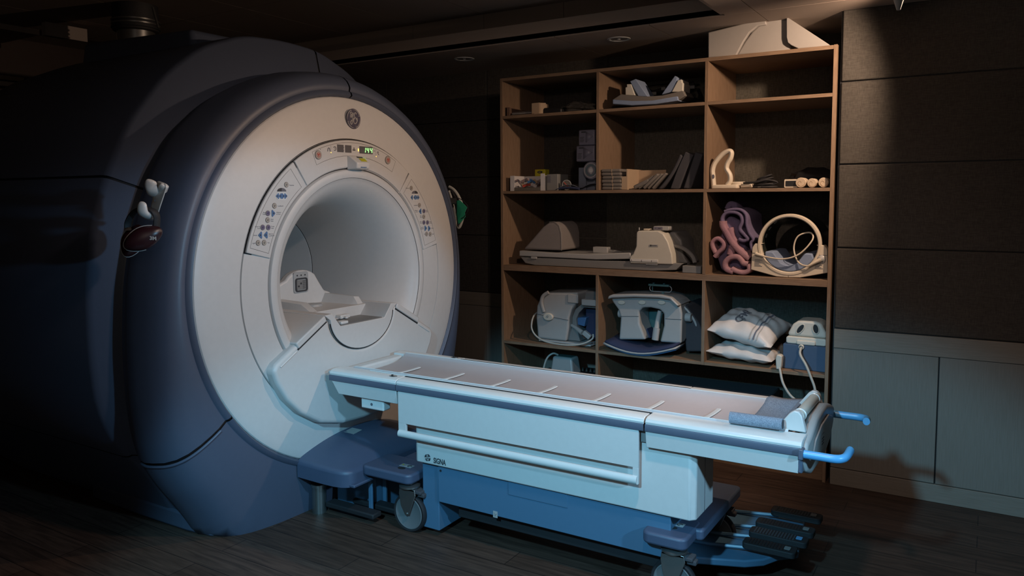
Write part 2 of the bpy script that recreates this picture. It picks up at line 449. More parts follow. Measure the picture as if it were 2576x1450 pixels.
downlight(1557, 98, 'unlit round downlight in the soffit, the right one above the shelving')
# ceiling spotlight that gives the warm light
sp = thing('ceiling_spotlight', 'pale ceiling spotlight head at the top edge, right of the shelving', 'spotlight', (-.36, 3.69, 2.424))
bm = bm_new(); cyl(bm, (-.36, 3.69, 2.424), (-.36, 3.69, 2.39), .03, 20); obj('mount', bm, 'lgrey', sp)
bm = bm_new(); tube(bm, [(-.28, 3.69, 2.37), (-.33, 3.68, 2.36), (-.345, 3.675, 2.355)], lambda t: .028+.012*t, 20); obj('lamp_head', bm, 'lgrey', sp)
c = at(2261, 2, 1, 3.4)
bm = bm_new(); tube(bm, [c+Vector((0, 0, .09)), c+Vector((0, 0, .03)), c+Vector((.0, 0, -.035))], lambda t: .045-.038*t, 20)
cone = obj('sensor_cone', bm, 'lgrey', None)
tag(cone, 'small pale cone hanging from the ceiling at the top right', 'sensor')
bm = bm_new(); cyl(bm, c+Vector((0, 0, .09)), Vector((c.x, c.y, 2.424)), .012, 12); obj('stem', bm, 'lgrey', cone)
# ================================================================== SCANNER
YC, ZC = 2.88, 1.10
mg = thing('mri_scanner', 'large magnetic resonance scanner with blue-grey shell and white round face', 'scanner', (-3.3, YC, 0))
OUT = [(0, 1.04), (.20, 1.02), (.40, .955), (.60, .85), (.78, .69), (.90, .50), (.985, .28), (1.03, .05), (1.045, -.2), (1.04, -.45), (1.01, -.66), (.93, -.82), (.82, -.97), (.745, -1.10), (.66, -1.25), (.5, -1.40), (0, -1.40)]
def rad(pl, th):
    "radius of a left-right symmetric outline in direction th"
    c, s = abs(math.cos(th)), math.sin(th)
    best = None
    for (x0, y0), (x1, y1) in zip(pl[:-1], pl[1:]):
        dx, dy = x1-x0, y1-y0
        det = c*(-dy)+s*dx
        if abs(det) < 1e-9: continue
        t = (x0*(-dy)+y0*dx)/det
        u = (c*y0-s*x0)/(-det) if True else 0
        # point = t*(c,s) = p0+u*d
        px, py = t*c, t*s
        L2 = dx*dx+dy*dy
        u = ((px-x0)*dx+(py-y0)*dy)/L2
        if t > 0 and -1e-6 <= u <= 1+1e-6: best = t if best is None else max(best, t)
    return best or 1.0
_oc = {}
def sm_rad(pl, th):
    k = (id(pl), round(th, 4))
    if k not in _oc: _oc[k] = sum(rad(pl, th+d) for d in (-.06, -.03, 0, .03, .06))/5
    return _oc[k]
def shell(bm, stations, a0, a1, n, gap=0.0):
    "stations: (mix, base radius, outline, radius shift, X, X shift at low corners)"
    cols = []
    for j in range(n+1):
        th = math.radians(a0+(a1-a0)*j/n)
        col, prev, hit = [], None, None
        for mix, rb, pl, dr, X in stations:
            r = rb*(1-mix)+(sm_rad(pl, th)+dr)*mix
            p = Vector((X, YC+r*math.cos(th), ZC+r*math.sin(th)))
            if p.z < 0:
                if hit is None: hit = prev.lerp(p, prev.z/(prev.z-p.z)) if prev is not None else Vector((p.x, p.y, 0))
                q = Vector((min(hit.x, p.x), hit.y, 0)) if False else hit.copy()
                q.x = hit.x; col.append(q)
            else:
                col.append(p); hit = None
            prev = p
        cols.append(col)
    rows = [[cols[j][i] for j in range(n+1)] for i in range(len(stations))]
    v = grid(bm, rows)
    bmesh.ops.dissolve_degenerate(bm, dist=1e-5, edges=bm.edges)
    return v
ST = [(0, .892, OUT, 0, -2.76), (0, .902, OUT, 0, -2.742), (0, .912, OUT, 0, -2.728), (0, .926, OUT, 0, -2.733), (0, .934, OUT, 0, -2.745), (.15, .936, OUT, 0, -2.742), (.3, .936, OUT, 0, -2.748), (.5, .936, OUT, -.0, -2.762), (.68, .936, OUT, 0, -2.785),
      (.82, .936, OUT, 0, -2.82), (.92, .936, OUT, 0, -2.87), (.975, .936, OUT, 0, -2.93), (1, .936, OUT, 0, -2.98), (1, .936, OUT, -.006, -3.02), (1, .936, OUT, -.022, -3.045), (1, .936, OUT, -.07, -3.06)]
def end_round(a0, a1): return a0, a1
SA = -35.5
for a0, a1, nm in ((SA+.35, 87.6, 'front_cover'), (88.2, 180-SA-.35, 'front_cover')):
    bm = bm_new(); shell(bm, ST, a0, a1, 60); obj(nm, bm, 'shell', mg, ang=50)
bm = bm_new(); shell(bm, ST, 180-SA+.35, 360+SA-.35, 60); obj('base_cover', bm, 'shell', mg, ang=50)
# dark underlay behind the joints
SU = [(m_, rb-.008, pl, dr-.012, X-.012) for m_, rb, pl, dr, X in ST]
bm = bm_new(); shell(bm, SU, -90, 270, 120); obj('inner_frame', bm, 'seam', mg, ang=60)
# thin tubes added to shape the edge highlight at the cover and base joint
for s in (0, 1):
    for da, nm in ((.55, 'joint_highlight'),):
        th = SA-da if s == 0 else 180-SA+da
        pts = []
        for mix, rb, pl, dr, X in ST[5:14]:
            t = math.radians(th); r = rb*(1-mix)+(sm_rad(pl, t)+dr)*mix
            pts.append((X+.001, YC+r*math.cos(t), ZC+r*math.sin(t)))
        bm = bm_new(); tube(bm, pts, .006, 8, smooth=3); obj(nm, bm, 'shell', mg)
# plinth round the foot
pl2 = [(-2.79, YC), (-2.795, 2.60), (-2.82, 2.36), (-2.86, 2.22), (-2.92, 2.155), (-3.05, 2.135), (-3.4, 2.13), (-3.80, 2.14), (-3.9, 2.2)]
pl2 = pl2+[(x, 2*YC-y) for x, y in pl2[::-1][:-1]]
bm = bm_new(); prism(bm, [(x+(.012 if x > -3 else 0), y+(-.012 if y < YC else .012)) for x, y in pl2], 2, 0, .085); obj('foot_skirt', bm, 'shell', mg, .012, 2)
# rear body
OUTR = [(0, 1.225), (.25, 1.21), (.50, 1.115), (.70, .96), (.88, .735), (1.0, .48), (1.065, .25), (1.09, 0), (1.09, -.25), (1.07, -.48), (1.0, -.66), (.88, -.80), (.78, -.95), (.72, -1.10), (.6, -1.3), (0, -1.4)]
OUTF = [(0, 1.0), (.20, .98), (.40, .90), (.58, .79), (.74, .65), (.88, .45), (.96, .26), (1.0, .05), (1.01, -.2), (1.01, -.45), (.96, -.65), (.86, -.80), (.77, -.95), (.71, -1.10), (.6, -1.3), (0, -1.4)]
SR = [(1, 0, OUTF, -.10, -3.05), (1, 0, OUTF, -.01, -3.058), (1, 0, OUTF, .0, -3.066), (1, 0, OUTR, -.018, -3.150), (1, 0, OUTR, -.006, -3.165), (1, 0, OUTR, 0, -3.190), (1, 0, OUTR, 0, -3.9), (1, 0, OUTR, 0, -4.5), (1, 0, OUTR, -.03, -4.9), (1, 0, OUTR, -.10, -5.15), (1, 0, OUTR, -.25, -5.28), (1, 0, OUTR, -.6, -5.33)]
for a0, a1, nm in ((26.5, 79.7, 'rear_top_cover'), (80.3, 152.9, 'rear_top_cover'), (153.5, 217, 'rear_side_cover'), (-37, 25.9, 'rear_side_cover'), (217.4, 322.6, 'rear_base_cover')):
    bm = bm_new(); shell(bm, SR, a0, a1, 40); obj(nm, bm, 'shell', mg, ang=50)
SU = [(m_, rb, pl, dr-.012, X) for m_, rb, pl, dr, X in SR]
bm = bm_new(); shell(bm, SU, -90, 270, 120); obj('inner_frame', bm, 'seam', mg, ang=60)
# cold-head housing on the top and its exhaust pipe
bm = bm_new(); box(bm, -4.42, -3.35, 2.50, 3.30, 2.1, 2.39)
for v in bm.verts:
    if v.co.x > -3.5 and v.co.z > 2.3: v.co.z -= .03; v.co.x -= .12
    if v.co.y < 2.6 and v.co.z > 2.3: v.co.y += .05
obj('top_housing', bm, 'shell', mg, .025, 4)
pc = (-4.40, 2.86)
pv = thing('quench_pipe', 'black and grey exhaust pipe rising from the scanner into the ceiling', 'pipe', (pc[0], pc[1], 2.405))
PR = .105
bm = bm_new(); lathe(bm, [(PR, 2.405), (PR, 2.50)], pc, 2, 40, cap=True); obj('lower_pipe', bm, 'steel', pv)
bm = bm_new(); lathe(bm, [(PR+.004, 2.50), (PR+.022, 2.505), (PR+.022, 2.66), (PR, 2.664)], pc, 2, 40, cap=True); obj('rubber_sleeve', bm, 'rubber', pv)
for z in (2.515, 2.535, 2.556):
    bm = bm_new(); lathe(bm, [(PR+.02, z), (PR+.03, z+.002), (PR+.03, z+.010), (PR+.02, z+.012)], pc, 2, 40); obj('clamp_band', bm, 'steel' if z > 2.53 else 'rubber', pv)
p0 = at(384, 18, 1, 2.62); p1 = at(399, 71, 1, 2.62)
bm = bm_new(); tube(bm, [p0, p1], .006, 8); o = obj('thin_rod', bm, 'steel', None); tag(o, 'thin pale metal rod beside the exhaust pipe on the scanner top', 'rod')

# ---- face
XF = -2.70
def fx(r):       # slight dome of the face
    return XF - .04*max(0, (r-.55)/.35)**2
bm = bm_new()
lathe(bm, [(.902, -2.765), (.901, -2.749), (.895, -2.741)]+[(r, fx(r)) for r in (.885, .86, .82, .78, .74, .705)]+[(.6965, fx(.70)), (.6945, fx(.70)-.007), (.6915, fx(.70)-.007), (.6895, fx(.69))]+[(r, fx(r)) for r in (.65, .60, .56)]+[(.553, XF), (.551, -2.712)], (YC, ZC), 0, 160)
obj('front_face', bm, 'white', mg, ang=25)
bm = bm_new()
lathe(bm, [(.6955, fx(.70)-.0062), (.6905, fx(.70)-.0062)], (YC, ZC), 0, 120); lathe(bm, [(.5525, -2.7105), (.5455, -2.7105)], (YC, ZC), 0, 120)
obj('face_groove', bm, 'seam', mg)
# bore ring and flared bore
bm = bm_new()
lathe(bm, [(.547, -2.714), (.546, -2.70), (.541, -2.693), (.53, -2.690), (.515, -2.690), (.505, -2.694)], (YC, ZC), 0, 128); obj('bore_ring', bm, 'white', mg)
bm = bm_new()
lathe(bm, [(.5035, -2.696), (.5, -2.700), (.485, -2.708), (.465, -2.722), (.440, -2.75), (.415, -2.79), (.39, -2.845), (.37, -2.91), (.355, -3.0), (.345, -3.15), (.34, -3.35)], (YC, ZC), 0, 128); obj('bore_flare', bm, 'white', mg, ang=60)
bm = bm_new()
lathe(bm, [(.338, -3.352), (.335, -3.36), (.335, -4.6), (.36, -4.8), (.45, -5.1), (.55, -5.25)], (YC, ZC), 0, 96); obj('bore_tube', bm, 'white', mg, ang=60)
bm = bm_new(); lathe(bm, [(.506, -2.699), (.502, -2.7005)], (YC, ZC), 0, 96); obj('bore_seam', bm, 'seam', mg)
# control panel segments
def sector(bm, r0, r1, a0, a1, x0, x1, n=24):
    o_ = [(YC+r1*math.cos(math.radians(a0+(a1-a0)*k/n)), ZC+r1*math.sin(math.radians(a0+(a1-a0)*k/n))) for k in range(n+1)]
    i_ = [(YC+r0*math.cos(math.radians(a1+(a0-a1)*k/n)), ZC+r0*math.sin(math.radians(a1+(a0-a1)*k/n))) for k in range(n+1)]
    prism(bm, o_+i_, 0, x0, x1)
segs = {}
for nm, a0, a1, lab in (('display_panel', 51.7, 123.8, None), ('control_panel', 124.5, 165.4, None), ('control_panel', 12.0, 51.0, None)):
    bm = bm_new(); sector(bm, .556, .688, a0, a1, -2.712, -2.6935); o = obj(nm, bm, 'white', mg, .003, 2, ang=20); segs[a0] = o
    bm = bm_new(); sector(bm, .5535, .6905, a0-.35, a1+.35, -2.713, -2.7035); obj('panel_joint', bm, 'seam', mg)
XP = -2.6935
def on_face(r, a, d=0.0): return Vector((XP+d, YC+r*math.cos(math.radians(a)), ZC+r*math.sin(math.radians(a))))
def pixface(px, py): return at(px, py, 0, XP)
EY, EZ = (0, 1, 0), (0, 0, 1)
def disc_on(bm, c, r, d0, d1, n=24, rz=None):
    prism(bm, ell(c.y, c.z, r, rz or r, n), 0, XP+d0, XP+d1)
def part_disc(name, c, r, d0, d1, m, par, n=24, rz=None, bev=0):
    bm = bm_new(); disc_on(bm, c, r, d0, d1, n, rz); return obj(name, bm, m, par, bev)
def outline_panel(par, a0, a1, r0=.572, r1=.675):
    pts = [on_face(r1, a0+(a1-a0)*k/12, .0004) for k in range(13)]+[on_face(r0, a1+(a0-a1)*k/12, .0004) for k in range(13)]
    bm = bm_new(); tube(bm, pts, .0009, 4, closed=True); obj('membrane_edge', bm, 'btnring', par)
outline_panel(segs[124.5], 127.3, 163.4); outline_panel(segs[12.0], 14, 48.5); outline_panel(segs[51.7], 62, 114, .612, .676)
def button(px, py, kind, par, r=.0125):
    c = pixface(px, py)
    b = part_disc('button', c, r, 0, .002, 'btnring', par, bev=.0006)
    part_disc('button_face', c, r*.78, .002, .0032, {'c': 'btnface', 'v': 'btnviolet'}[kind], b)
    bm = bm_new(); tube(bm, [(XP+.0036, c.y+r*.32*math.cos(t*PI/5), c.z+r*.32*math.sin(t*PI/5)) for t in range(9)], .0008, 4); tube(bm, [(XP+.0036, c.y, c.z+r*.1), (XP+.0036, c.y, c.z-r*.4)], .0008, 4)
    obj('button_symbol', bm, 'ink', b)
def arrow(px, py, s, par, r=.016):
    c = pixface(px, py)
    pts = [(c.y+s*(-r*.42), c.z+r), (c.y+s*(-r*.62), c.z+r*.7), (c.y+s*(-r*.62), c.z-r*.7), (c.y+s*(-r*.42), c.z-r), (c.y+s*r*.25, c.z-r*.45), (c.y+s*r*.62, c.z-.001), (c.y+s*r*.62, c.z+.001), (c.y+s*r*.25, c.z+r*.45)]
    bm = bm_new(); prism(bm, pts, 0, XP, XP+.0028); b = obj('arrow_button', bm, 'btnblue', par, .0008)
    bm = bm_new(); prism(bm, ell(c.y, c.z, r*.18, r*.28, 10), 0, XP+.0028, XP+.0034); obj('button_symbol', bm, 'ink', b)
def cap(px, py, txt, par, al='LEFT', h=.006):
    c = pixface(px, py)
    words('caption', txt, (XP+.0003, c.y, c.z-h/2), EY, EZ, h, 'inkgrey', par, .0004, align=al)
def halfdome(px, py, par, flip):
    c = pixface(px, py); r = .026
    for a0, a1, m in ((0, 90, 'inkgrey' if not flip else 'ink'), (90, 180, 'ink' if not flip else 'inkgrey')):
        bm = bm_new(); prism(bm, [(c.y, c.z)]+[(c.y+r*math.cos(math.radians(a0+(a1-a0)*k/8)), c.z+.6*r*math.sin(math.radians(a0+(a1-a0)*k/8))) for k in range(9)], 0, XP, XP+.0012)
        obj('speed_symbol', bm, m, par)
def keypad(par, s):
    if s < 0:
        button(720, 465, 'c', par); cap(728, 466, 'Express', par); halfdome(708.5, 482, par, False)
        y, X4 = 493.5, (697.5, 704.5, 712, 718.5)
        lst = [(690, 518, 'c'), (673.5, 537, 'v'), (673, 554, 'c'), (660.5, 572.5, 'v'), (674.5, 572.5, 'v'), (649, 611.5, 'c'), (664, 611, 'c')]
        arr = [(687.5, 537, 1), (654, 592, -1), (668, 591.5, -1)]
        caps = [(699, 518.5, 'Landmark', 'LEFT'), (668, 534.5, 'Stop\nTable', 'RIGHT'), (695, 534.5, 'Advance\nto Scan', 'LEFT'), (681, 552, 'Start\nScan', 'LEFT'), (654, 570, 'Move to\nScan', 'RIGHT'), (682, 570, 'Pause\nScan', 'LEFT'), (647, 592, 'Home', 'RIGHT'), (676, 589, 'Back to\nLandmark', 'LEFT'), (642, 612, 'Light', 'RIGHT'), (673, 611, 'Fan', 'LEFT')]
    else:
        button(1034.5, 473.5, 'c', par); cap(1029, 473.5, 'Express', par, 'RIGHT'); halfdome(1043.5, 487.5, par, True)
        y, X4 = 497, (1035.5, 1042, 1047.5, 1052)
        lst = [(1055, 516.5, 'c'), (1066, 531.5, 'v'), (1066, 545.5, 'c'), (1066, 560, 'v'), (1075, 560, 'v'), (1073, 589, 'c'), (1082, 589.5, 'c')]
        arr = [(1056.5, 532, -1), (1070.5, 574.5, 1), (1079.5, 575, 1)]
        caps = [(1050, 516.5, 'Landmark', 'RIGHT'), (1051, 529.5, 'Advance\nto Scan', 'RIGHT'), (1071, 529.5, 'Stop\nTable', 'LEFT'), (1061, 543.5, 'Start\nScan', 'RIGHT'), (1061, 558, 'Pause\nScan', 'RIGHT'), (1080, 558, 'Move\nto Scan', 'LEFT'), (1066, 572, 'Back to\nLandmark', 'RIGHT'), (1085, 574.5, 'Home', 'LEFT'), (1069, 589, 'Fan', 'RIGHT'), (1087, 589, 'Light', 'LEFT')]
    c0 = pixface(sum(X4)/4, y)
    bm = bm_new(); prism(bm, rrect(c0.y-.029, c0.y+.029, c0.z-.018, c0.z+.018, .012), 0, XP, XP+.0012); k = obj('jog_plate', bm, 'white_smooth', par)
    for x, sg in zip(X4, (-1, -1, 1, 1)): arrow(x, y, sg, par, .0135)
    for x, yy, kk in lst: button(x, yy, kk, par)
    for x, yy, sg in arr: arrow(x, yy, sg, par)
    for x, yy, t, al in caps: cap(x, yy, t, par, al, .0055)
keypad(segs[124.5], -1); keypad(segs[12.0], 1)
# top display
dp = segs[51.7]
def plate(name, px0, py0, px1, py1, m, par, d=.0008, shear=0):
    a = pixface(px0, py0); b = pixface(px1, py1)
    bm = bm_new(); prism(bm, [(a.y, b.z), (b.y, b.z), (b.y, a.z), (a.y, a.z)], 0, XP, XP+d); return obj(name, bm, m, par)
zt, zb = ZC+.662, ZC+.626
def win(name, y0, y1, m='lcd'):
    bm = bm_new(); prism(bm, [(y0, zb), (y1, zb), (y1, zt), (y0, zt)], 0, XP, XP+.0008); return obj(name, bm, m, dp)
ya = pixface(848, 373).y; win('display_window', ya, ya+.044); ya2 = pixface(868, 375).y; win('display_window', ya2, ya2+.044)
yd = pixface(904, 379).y; dw = win('display_window', yd, yd+.098)
zz = (zt+zb)/2
def seg7(ch, y, h=.026, wd=.012):
    on = {'1': 'bc', '4': 'fgbc'}[ch]; t = .0016
    bm = bm_new(); sh = .12
    def P(u, v): return (XP+.0014, y+u+v*sh, zz-h/2+v)
    ln = {'b': (P(wd, h/2+t), P(wd, h-t)), 'c': (P(wd, t), P(wd, h/2-t)), 'f': (P(0, h/2+t), P(0, h-t)), 'g': (P(t, h/2), P(wd-t, h/2))}
    for s_ in on: tube(bm, list(ln[s_]), t, 6)
    obj('digit', bm, 'led', dp)
seg7('1', yd+.030); seg7('4', yd+.053); seg7('4', yd+.078)
plate('amber_indicator', 900.5, 374, 902.5, 381, 'ledo', dp, .0012)
words('caption', 'mm', (XP+.0003, yd+.103, zz-.003), EY, EZ, .006, 'inkgrey', dp, .0004)
for px, py in ((865, 371), (865, 379)): part_disc('dot', pixface(px, py), .0015, 0, .0006, 'ink', dp, 10)
c = pixface(842, 374)
bm = bm_new(); tube(bm, [(XP+.0006, c.y+.009*math.cos(t), c.z+.009*math.sin(t)) for t in [k*.35-2.2 for k in range(15)]], .0013, 5); tube(bm, [(XP+.0006, c.y, c.z+.005), (XP+.0006, c.y, c.z-.001), (XP+.0006, c.y+.003, c.z-.002)], .0009, 4); obj('clock_symbol', bm, 'ink', dp)
c = pixface(827, 377)
bm = bm_new(); tube(bm, [(XP+.0006, c.y-.008, c.z-.008), (XP+.0006, c.y-.005, c.z+.006), (XP+.0006, c.y, c.z+.009), (XP+.0006, c.y+.005, c.z+.006), (XP+.0006, c.y+.008, c.z-.008)], .002, 5); obj('heart_rate_symbol', bm, 'inkgrey', dp)
c = pixface(890.5, 376)
bm = bm_new(); prism(bm, [(c.y-.010, c.z-.006), (c.y+.010, c.z-.006), (c.y+.008, c.z), (c.y-.008, c.z)], 0, XP, XP+.0006); prism(bm, [(c.y-.005, c.z+.003), (c.y+.005, c.z+.003), (c.y+.004, c.z+.008), (c.y-.004, c.z+.008)], 0, XP, XP+.0006); obj('patient_symbol', bm, 'ink', dp)
c = pixface(951, 386)
bm = bm_new(); tube(bm, [(XP+.0006, c.y-.008, c.z+.002), (XP+.0006, c.y-.003, c.z+.008), (XP+.0006, c.y+.004, c.z+.006), (XP+.0006, c.y-.002, c.z), (XP+.0006, c.y+.006, c.z-.008)], .0014, 5); obj('breath_symbol', bm, 'ink', dp)
for a_, b_ in (((832.5, 366), (832.5, 389)), ((945.5, 376), (945.5, 397))):
    bm = bm_new(); tube(bm, [pixface(*a_), pixface(*b_)], .0008, 4); obj('fine_line', bm, 'btnring', dp)
for px, py in ((832.5, 384), (946, 394)): part_disc('small_lamp', pixface(px, py), .0022, .0005, .0018, 'ledo', dp, 10)
for px, py in ((806, 376),): part_disc('dot', pixface(px, py), .002, 0, .0006, 'ink', dp, 10)
for px, py in ((800, 390), (975, 403)):
    c = pixface(px, py)
    b = part_disc('stop_button', c, .0215, 0, .003, 'btnring', dp, 32, bev=.001)
    part_disc('button_rim', c, .018, .003, .0042, 'btnface', b, 32)
    bm = bm_new(); lathe(bm, [(.0125, XP+.0044), (.0125, XP+.0052), (.0105, XP+.0052), (.0105, XP+.0044)], (c.y, c.z), 0, 28); obj('red_ring', bm, 'red', b)
    bm = bm_new(); prism(bm, [(c.y-.0085, c.z+.006), (c.y+.0085, c.z+.006), (c.y, c.z-.0095)], 0, XP+.0044, XP+.0052); obj('red_triangle', bm, 'red', b)
# laser alignment housing
c0 = pixface(872, 392); c1 = pixface(918, 425)
y0, y1 = YC-.045, YC+.078
zt_, zb_ = ZC+.612, ZC+.548
bm = bm_new()
prof = [(XP-.005, zt_), (XP+.010, zt_-.002), (XP+.052, zt_-.036), (XP+.048, zb_-.000), (XP-.005, zb_-.006)]
A = [bm.verts.new((x, y0, z)) for x, z in prof]; B = [bm.verts.new((x, y1, z)) for x, z in prof]
bm.faces.new(A); bm.faces.new(B[::-1])
for i in range(5): bm.faces.new((A[i], B[i], B[(i+1) % 5], A[(i+1) % 5]))
for v in bm.verts:
    if v.co.x > XP+.02: v.co.y = YC+.0165+(v.co.y-YC-.0165)*.72
lz = obj('laser_housing', bm, 'white_smooth', mg, .006, 3)
bm = bm_new(); v = box(bm, XP+.024, XP+.043, YC+.010, YC+.052, 0, .0006); 
for q in v: q.co.z += zt_ - .002 - .034*(q.co.x-XP-.010)/.042 + .0008
obj('warning_label', bm, 'yellow', lz)
bm = bm_new(); v = box(bm, XP+.014, XP+.021, YC+.004, YC+.045, 0, .0006)
for q in v: q.co.z += zt_ - .002 - .034*(q.co.x-XP-.010)/.042 + .0008
obj('warning_strip', bm, 'ink', lz)
bm = bm_new(); prism(bm, [(YC-.003, zb_+.006), (YC+.035, zb_+.006), (YC+.035, zb_+.009), (YC-.003, zb_+.009)], 0, XP+.047, XP+.054); obj('aperture', bm, 'btnblue', lz)

# ---- round monogram
def monogram(par, c, R, ux, uy, un, ring='silver', face='logo', inv=False):
    ux, uy, un = Vector(ux), Vector(uy), Vector(un)
    g = c
    def P(u, v, d=.0012): return g+ux*(u*R)+uy*(v*R)+un*d
    bm = bm_new(); n = 40
    A = [bm.verts.new(P(math.cos(2*PI*k/n), math.sin(2*PI*k/n), 0)) for k in range(n)]; B = [bm.verts.new(P(math.cos(2*PI*k/n), math.sin(2*PI*k/n), .0014)) for k in range(n)]
    bm.faces.new(A); bm.faces.new(B[::-1])
    for k in range(n): bm.faces.new((A[k], B[k], B[(k+1) % n], A[(k+1) % n]))
    lg = obj('round_logo', bm, face, par)
    bm = bm_new(); w_ = .0014/.05*R*1.0
    for q in range(4):
        a0 = math.radians(20+90*q)
        pts = [P((.90-.0*t)*math.cos(a0+t*1.35), (.90)*math.sin(a0+t*1.35), .0018) for t in [k/10 for k in range(11)]]
        pts = [P(.70*math.cos(a0+.12), .70*math.sin(a0+.12), .0018)]+pts
        tube(bm, pts, lambda t: (.016+.05*math.sin(min(1, t*1.1)*PI)**.7*(1-t*.5))*R*.8, 5)
    obj('logo_ring', bm, ring, lg)
    bm = bm_new(); rr = .052*R
    Gp = [(-.42, .38), (-.50, .52), (-.38, .60), (-.22, .50), (-.28, .22), (-.42, .10), (-.46, .24), (-.30, .40), (-.08, .56), (-.14, .2), (-.20, -.30), (-.34, -.58), (-.50, -.42), (-.36, -.22), (-.08, -.06), (.10, .10)]
    Ep = [(.30, .44), (.36, .56), (.22, .62), (.08, .46), (.10, .22), (.26, .12), (.12, .06), (-.02, -.16), (.04, -.42), (.24, -.46), (.44, -.26), (.52, -.02), (.42, .10), (.34, -.02), (.44, -.12)]
    tube(bm, [P(u, v, .0022) for u, v in Gp], rr, 5, smooth=4); tube(bm, [P(u, v, .0022) for u, v in Ep], rr, 5, smooth=4)
    obj('logo_script', bm, ring, lg)
monogram(mg, Vector((fx(.80)+.0085, YC+.024, ZC+.796)), .050, EY, EZ, (1, 0, 0))

# ---- bridge below the bore that the table docks to
BX = -2.655
tip = (.555, .775)
low = [(.575, .745), (.555, .69), (.50, .60), (.42, .52), (.30, .445), (.15, .405)]
halfR = [(.262, .945), tip]+low
dip = [(YC+.232*math.cos(math.radians(t)), .935+.178*math.sin(math.radians(t))) for t in range(-4, -177, -8)]
pts = [(YC+.232, .925)]+dip[1:-1]+[(YC-.232, .925)]
outl = pts + [(YC-u, v) for u, v in halfR] + [(YC, .395)] + [(YC+u, v) for u, v in halfR[::-1]]
bm = bm_new(); prism(bm, outl, 0, -2.80, BX); obj('dock_bridge', bm, 'white', mg, .022, 4, ang=30)
# sill strips on the sloping edges and inner saddle
for s in (-1, 1):
    q = [(s*.262+YC, .953), (s*.445+YC, .850), (s*.430+YC, .822), (s*.25+YC, .925)]
    bm = bm_new(); prism(bm, q if s > 0 else q, 0, -3.05, BX+.006); obj('bridge_sill', bm, 'white', mg, .006, 2)
    q = [(s*.435+YC, .8225), (s*.25+YC, .9255), (s*.247+YC, .919), (s*.430+YC, .815)]
    bm = bm_new(); prism(bm, q, 0, BX-.02, BX+.0015); obj('bridge_seam', bm, 'seam', mg)
    bm = bm_new(); tube(bm, [(BX+.001, YC+s*.44, .812), (BX+.001, YC+s*.535, .758)], .0035, 6); obj('bridge_seam', bm, 'white_smooth', mg)
sad = [(YC+.225*math.cos(math.radians(t)), .930+.172*math.sin(math.radians(t))) for t in range(-2, -180, -8)]
sadl = [(YC+.262, .952)]+sad+[(YC-.262, .952), (YC-.215, .956), (YC-.158, .888), (YC+.158, .888), (YC+.215, .956)]
bm = bm_new(); prism(bm, sadl, 0, -4.3, BX+.004); obj('cradle_saddle', bm, 'white', mg, .003, 2)
bm = bm_new(); prism(bm, [(YC-.156, .889), (YC+.156, .889), (YC+.156, .8905), (YC-.156, .8905)], 0, -4.2, BX-.01); obj('saddle_bed', bm, 'grey', mg)
arcp = [(BX+.0005, YC+.2285*math.cos(math.radians(t)), .932+.175*math.sin(math.radians(t))) for t in range(-4, -177, -6)]
bm = bm_new(); tube(bm, arcp, .003, 5); obj('saddle_groove', bm, 'seam', mg)
# shelf surfaces that close the bore floor either side
bm = bm_new(); prism(bm, [(YC-.36, .80), (YC+.36, .80), (YC+.262, .944), (YC-.262, .944)], 0, -4.3, -2.82); obj('bore_floor', bm, 'white', mg, .004)
lt = at(862, 818, 2, .892)
bm = bm_new(); box(bm, BX-.05, BX-.015, YC-.135, YC-.085, .89, .905); obj('latch', bm, 'white_smooth', mg, .004)
# instrument panel deep in the bore
bm = bm_new(); prism(bm, rrect(YC-.16, YC+.06, 1.0, 1.16, .01), 0, -4.66, -4.62); obj('bore_panel', bm, 'grey', mg, .004)

# ---- head coil base standing in the bore
hc = thing('head_coil_cradle', 'white head cradle with a socket plate standing inside the scanner bore', 'coil', (-2.98, YC, .892))
XB = -3.08
def hb(px, py, X=XB): q = at(px, py, 0, X); return (q.y, q.z)
bp = [(YC-.20, .893), (YC-.21, 1.0), (YC-.17, 1.06)]+arc(YC+.005, 1.05, .12, 155, 40, 8, .078)+[(YC+.135, 1.045), (YC+.165, 1.005), (YC+.21, .99), (YC+.235, .95), (YC+.20, .893)]
bm = bm_new(); prism(bm, bp, 0, XB-.05, XB); obj('back_plate', bm, 'white', hc, .012, 3)
sk = [(YC-.055, 1.02), (YC+.045, 1.02), (YC+.045, 1.115), (YC-.055, 1.115)]
bm = bm_new(); prism(bm, rrect(YC-.058, YC+.042, 1.01, 1.12, .012), 0, XB, XB+.006); s1 = obj('socket_plate', bm, 'lgrey', hc, .002)
bm = bm_new(); ring2(bm, rrect(YC-.05, YC+.034, 1.016, 1.088, .014), rrect(YC-.043, YC+.027, 1.023, 1.081, .010), 0, XB+.006, XB+.010); obj('socket_frame', bm, 'ink', s1)
bm = bm_new(); prism(bm, rrect(YC-.040, YC+.024, 1.027, 1.077, .006), 0, XB+.006, XB+.009); obj('socket_face', bm, 'grey', s1)
bm = bm_new()
for i in range(3):
    for j in range(5): disc = prism(bm, ell(YC+.002+i*.008, 1.034+j*.009, .002, .002, 8), 0, XB+.009, XB+.011)
for i in range(2): prism(bm, ell(YC-.028+i*.016, 1.045+i*.014, .005, .005, 12), 0, XB+.009, XB+.011)
obj('socket_pins', bm, 'ink', s1)
bm = bm_new()
for y in (YC-.035, YC-.008, YC+.019): prism(bm, ell(y, 1.102, .004, .004, 10), 0, XB+.006, XB+.008)
obj('socket_screws', bm, 'ink', s1)
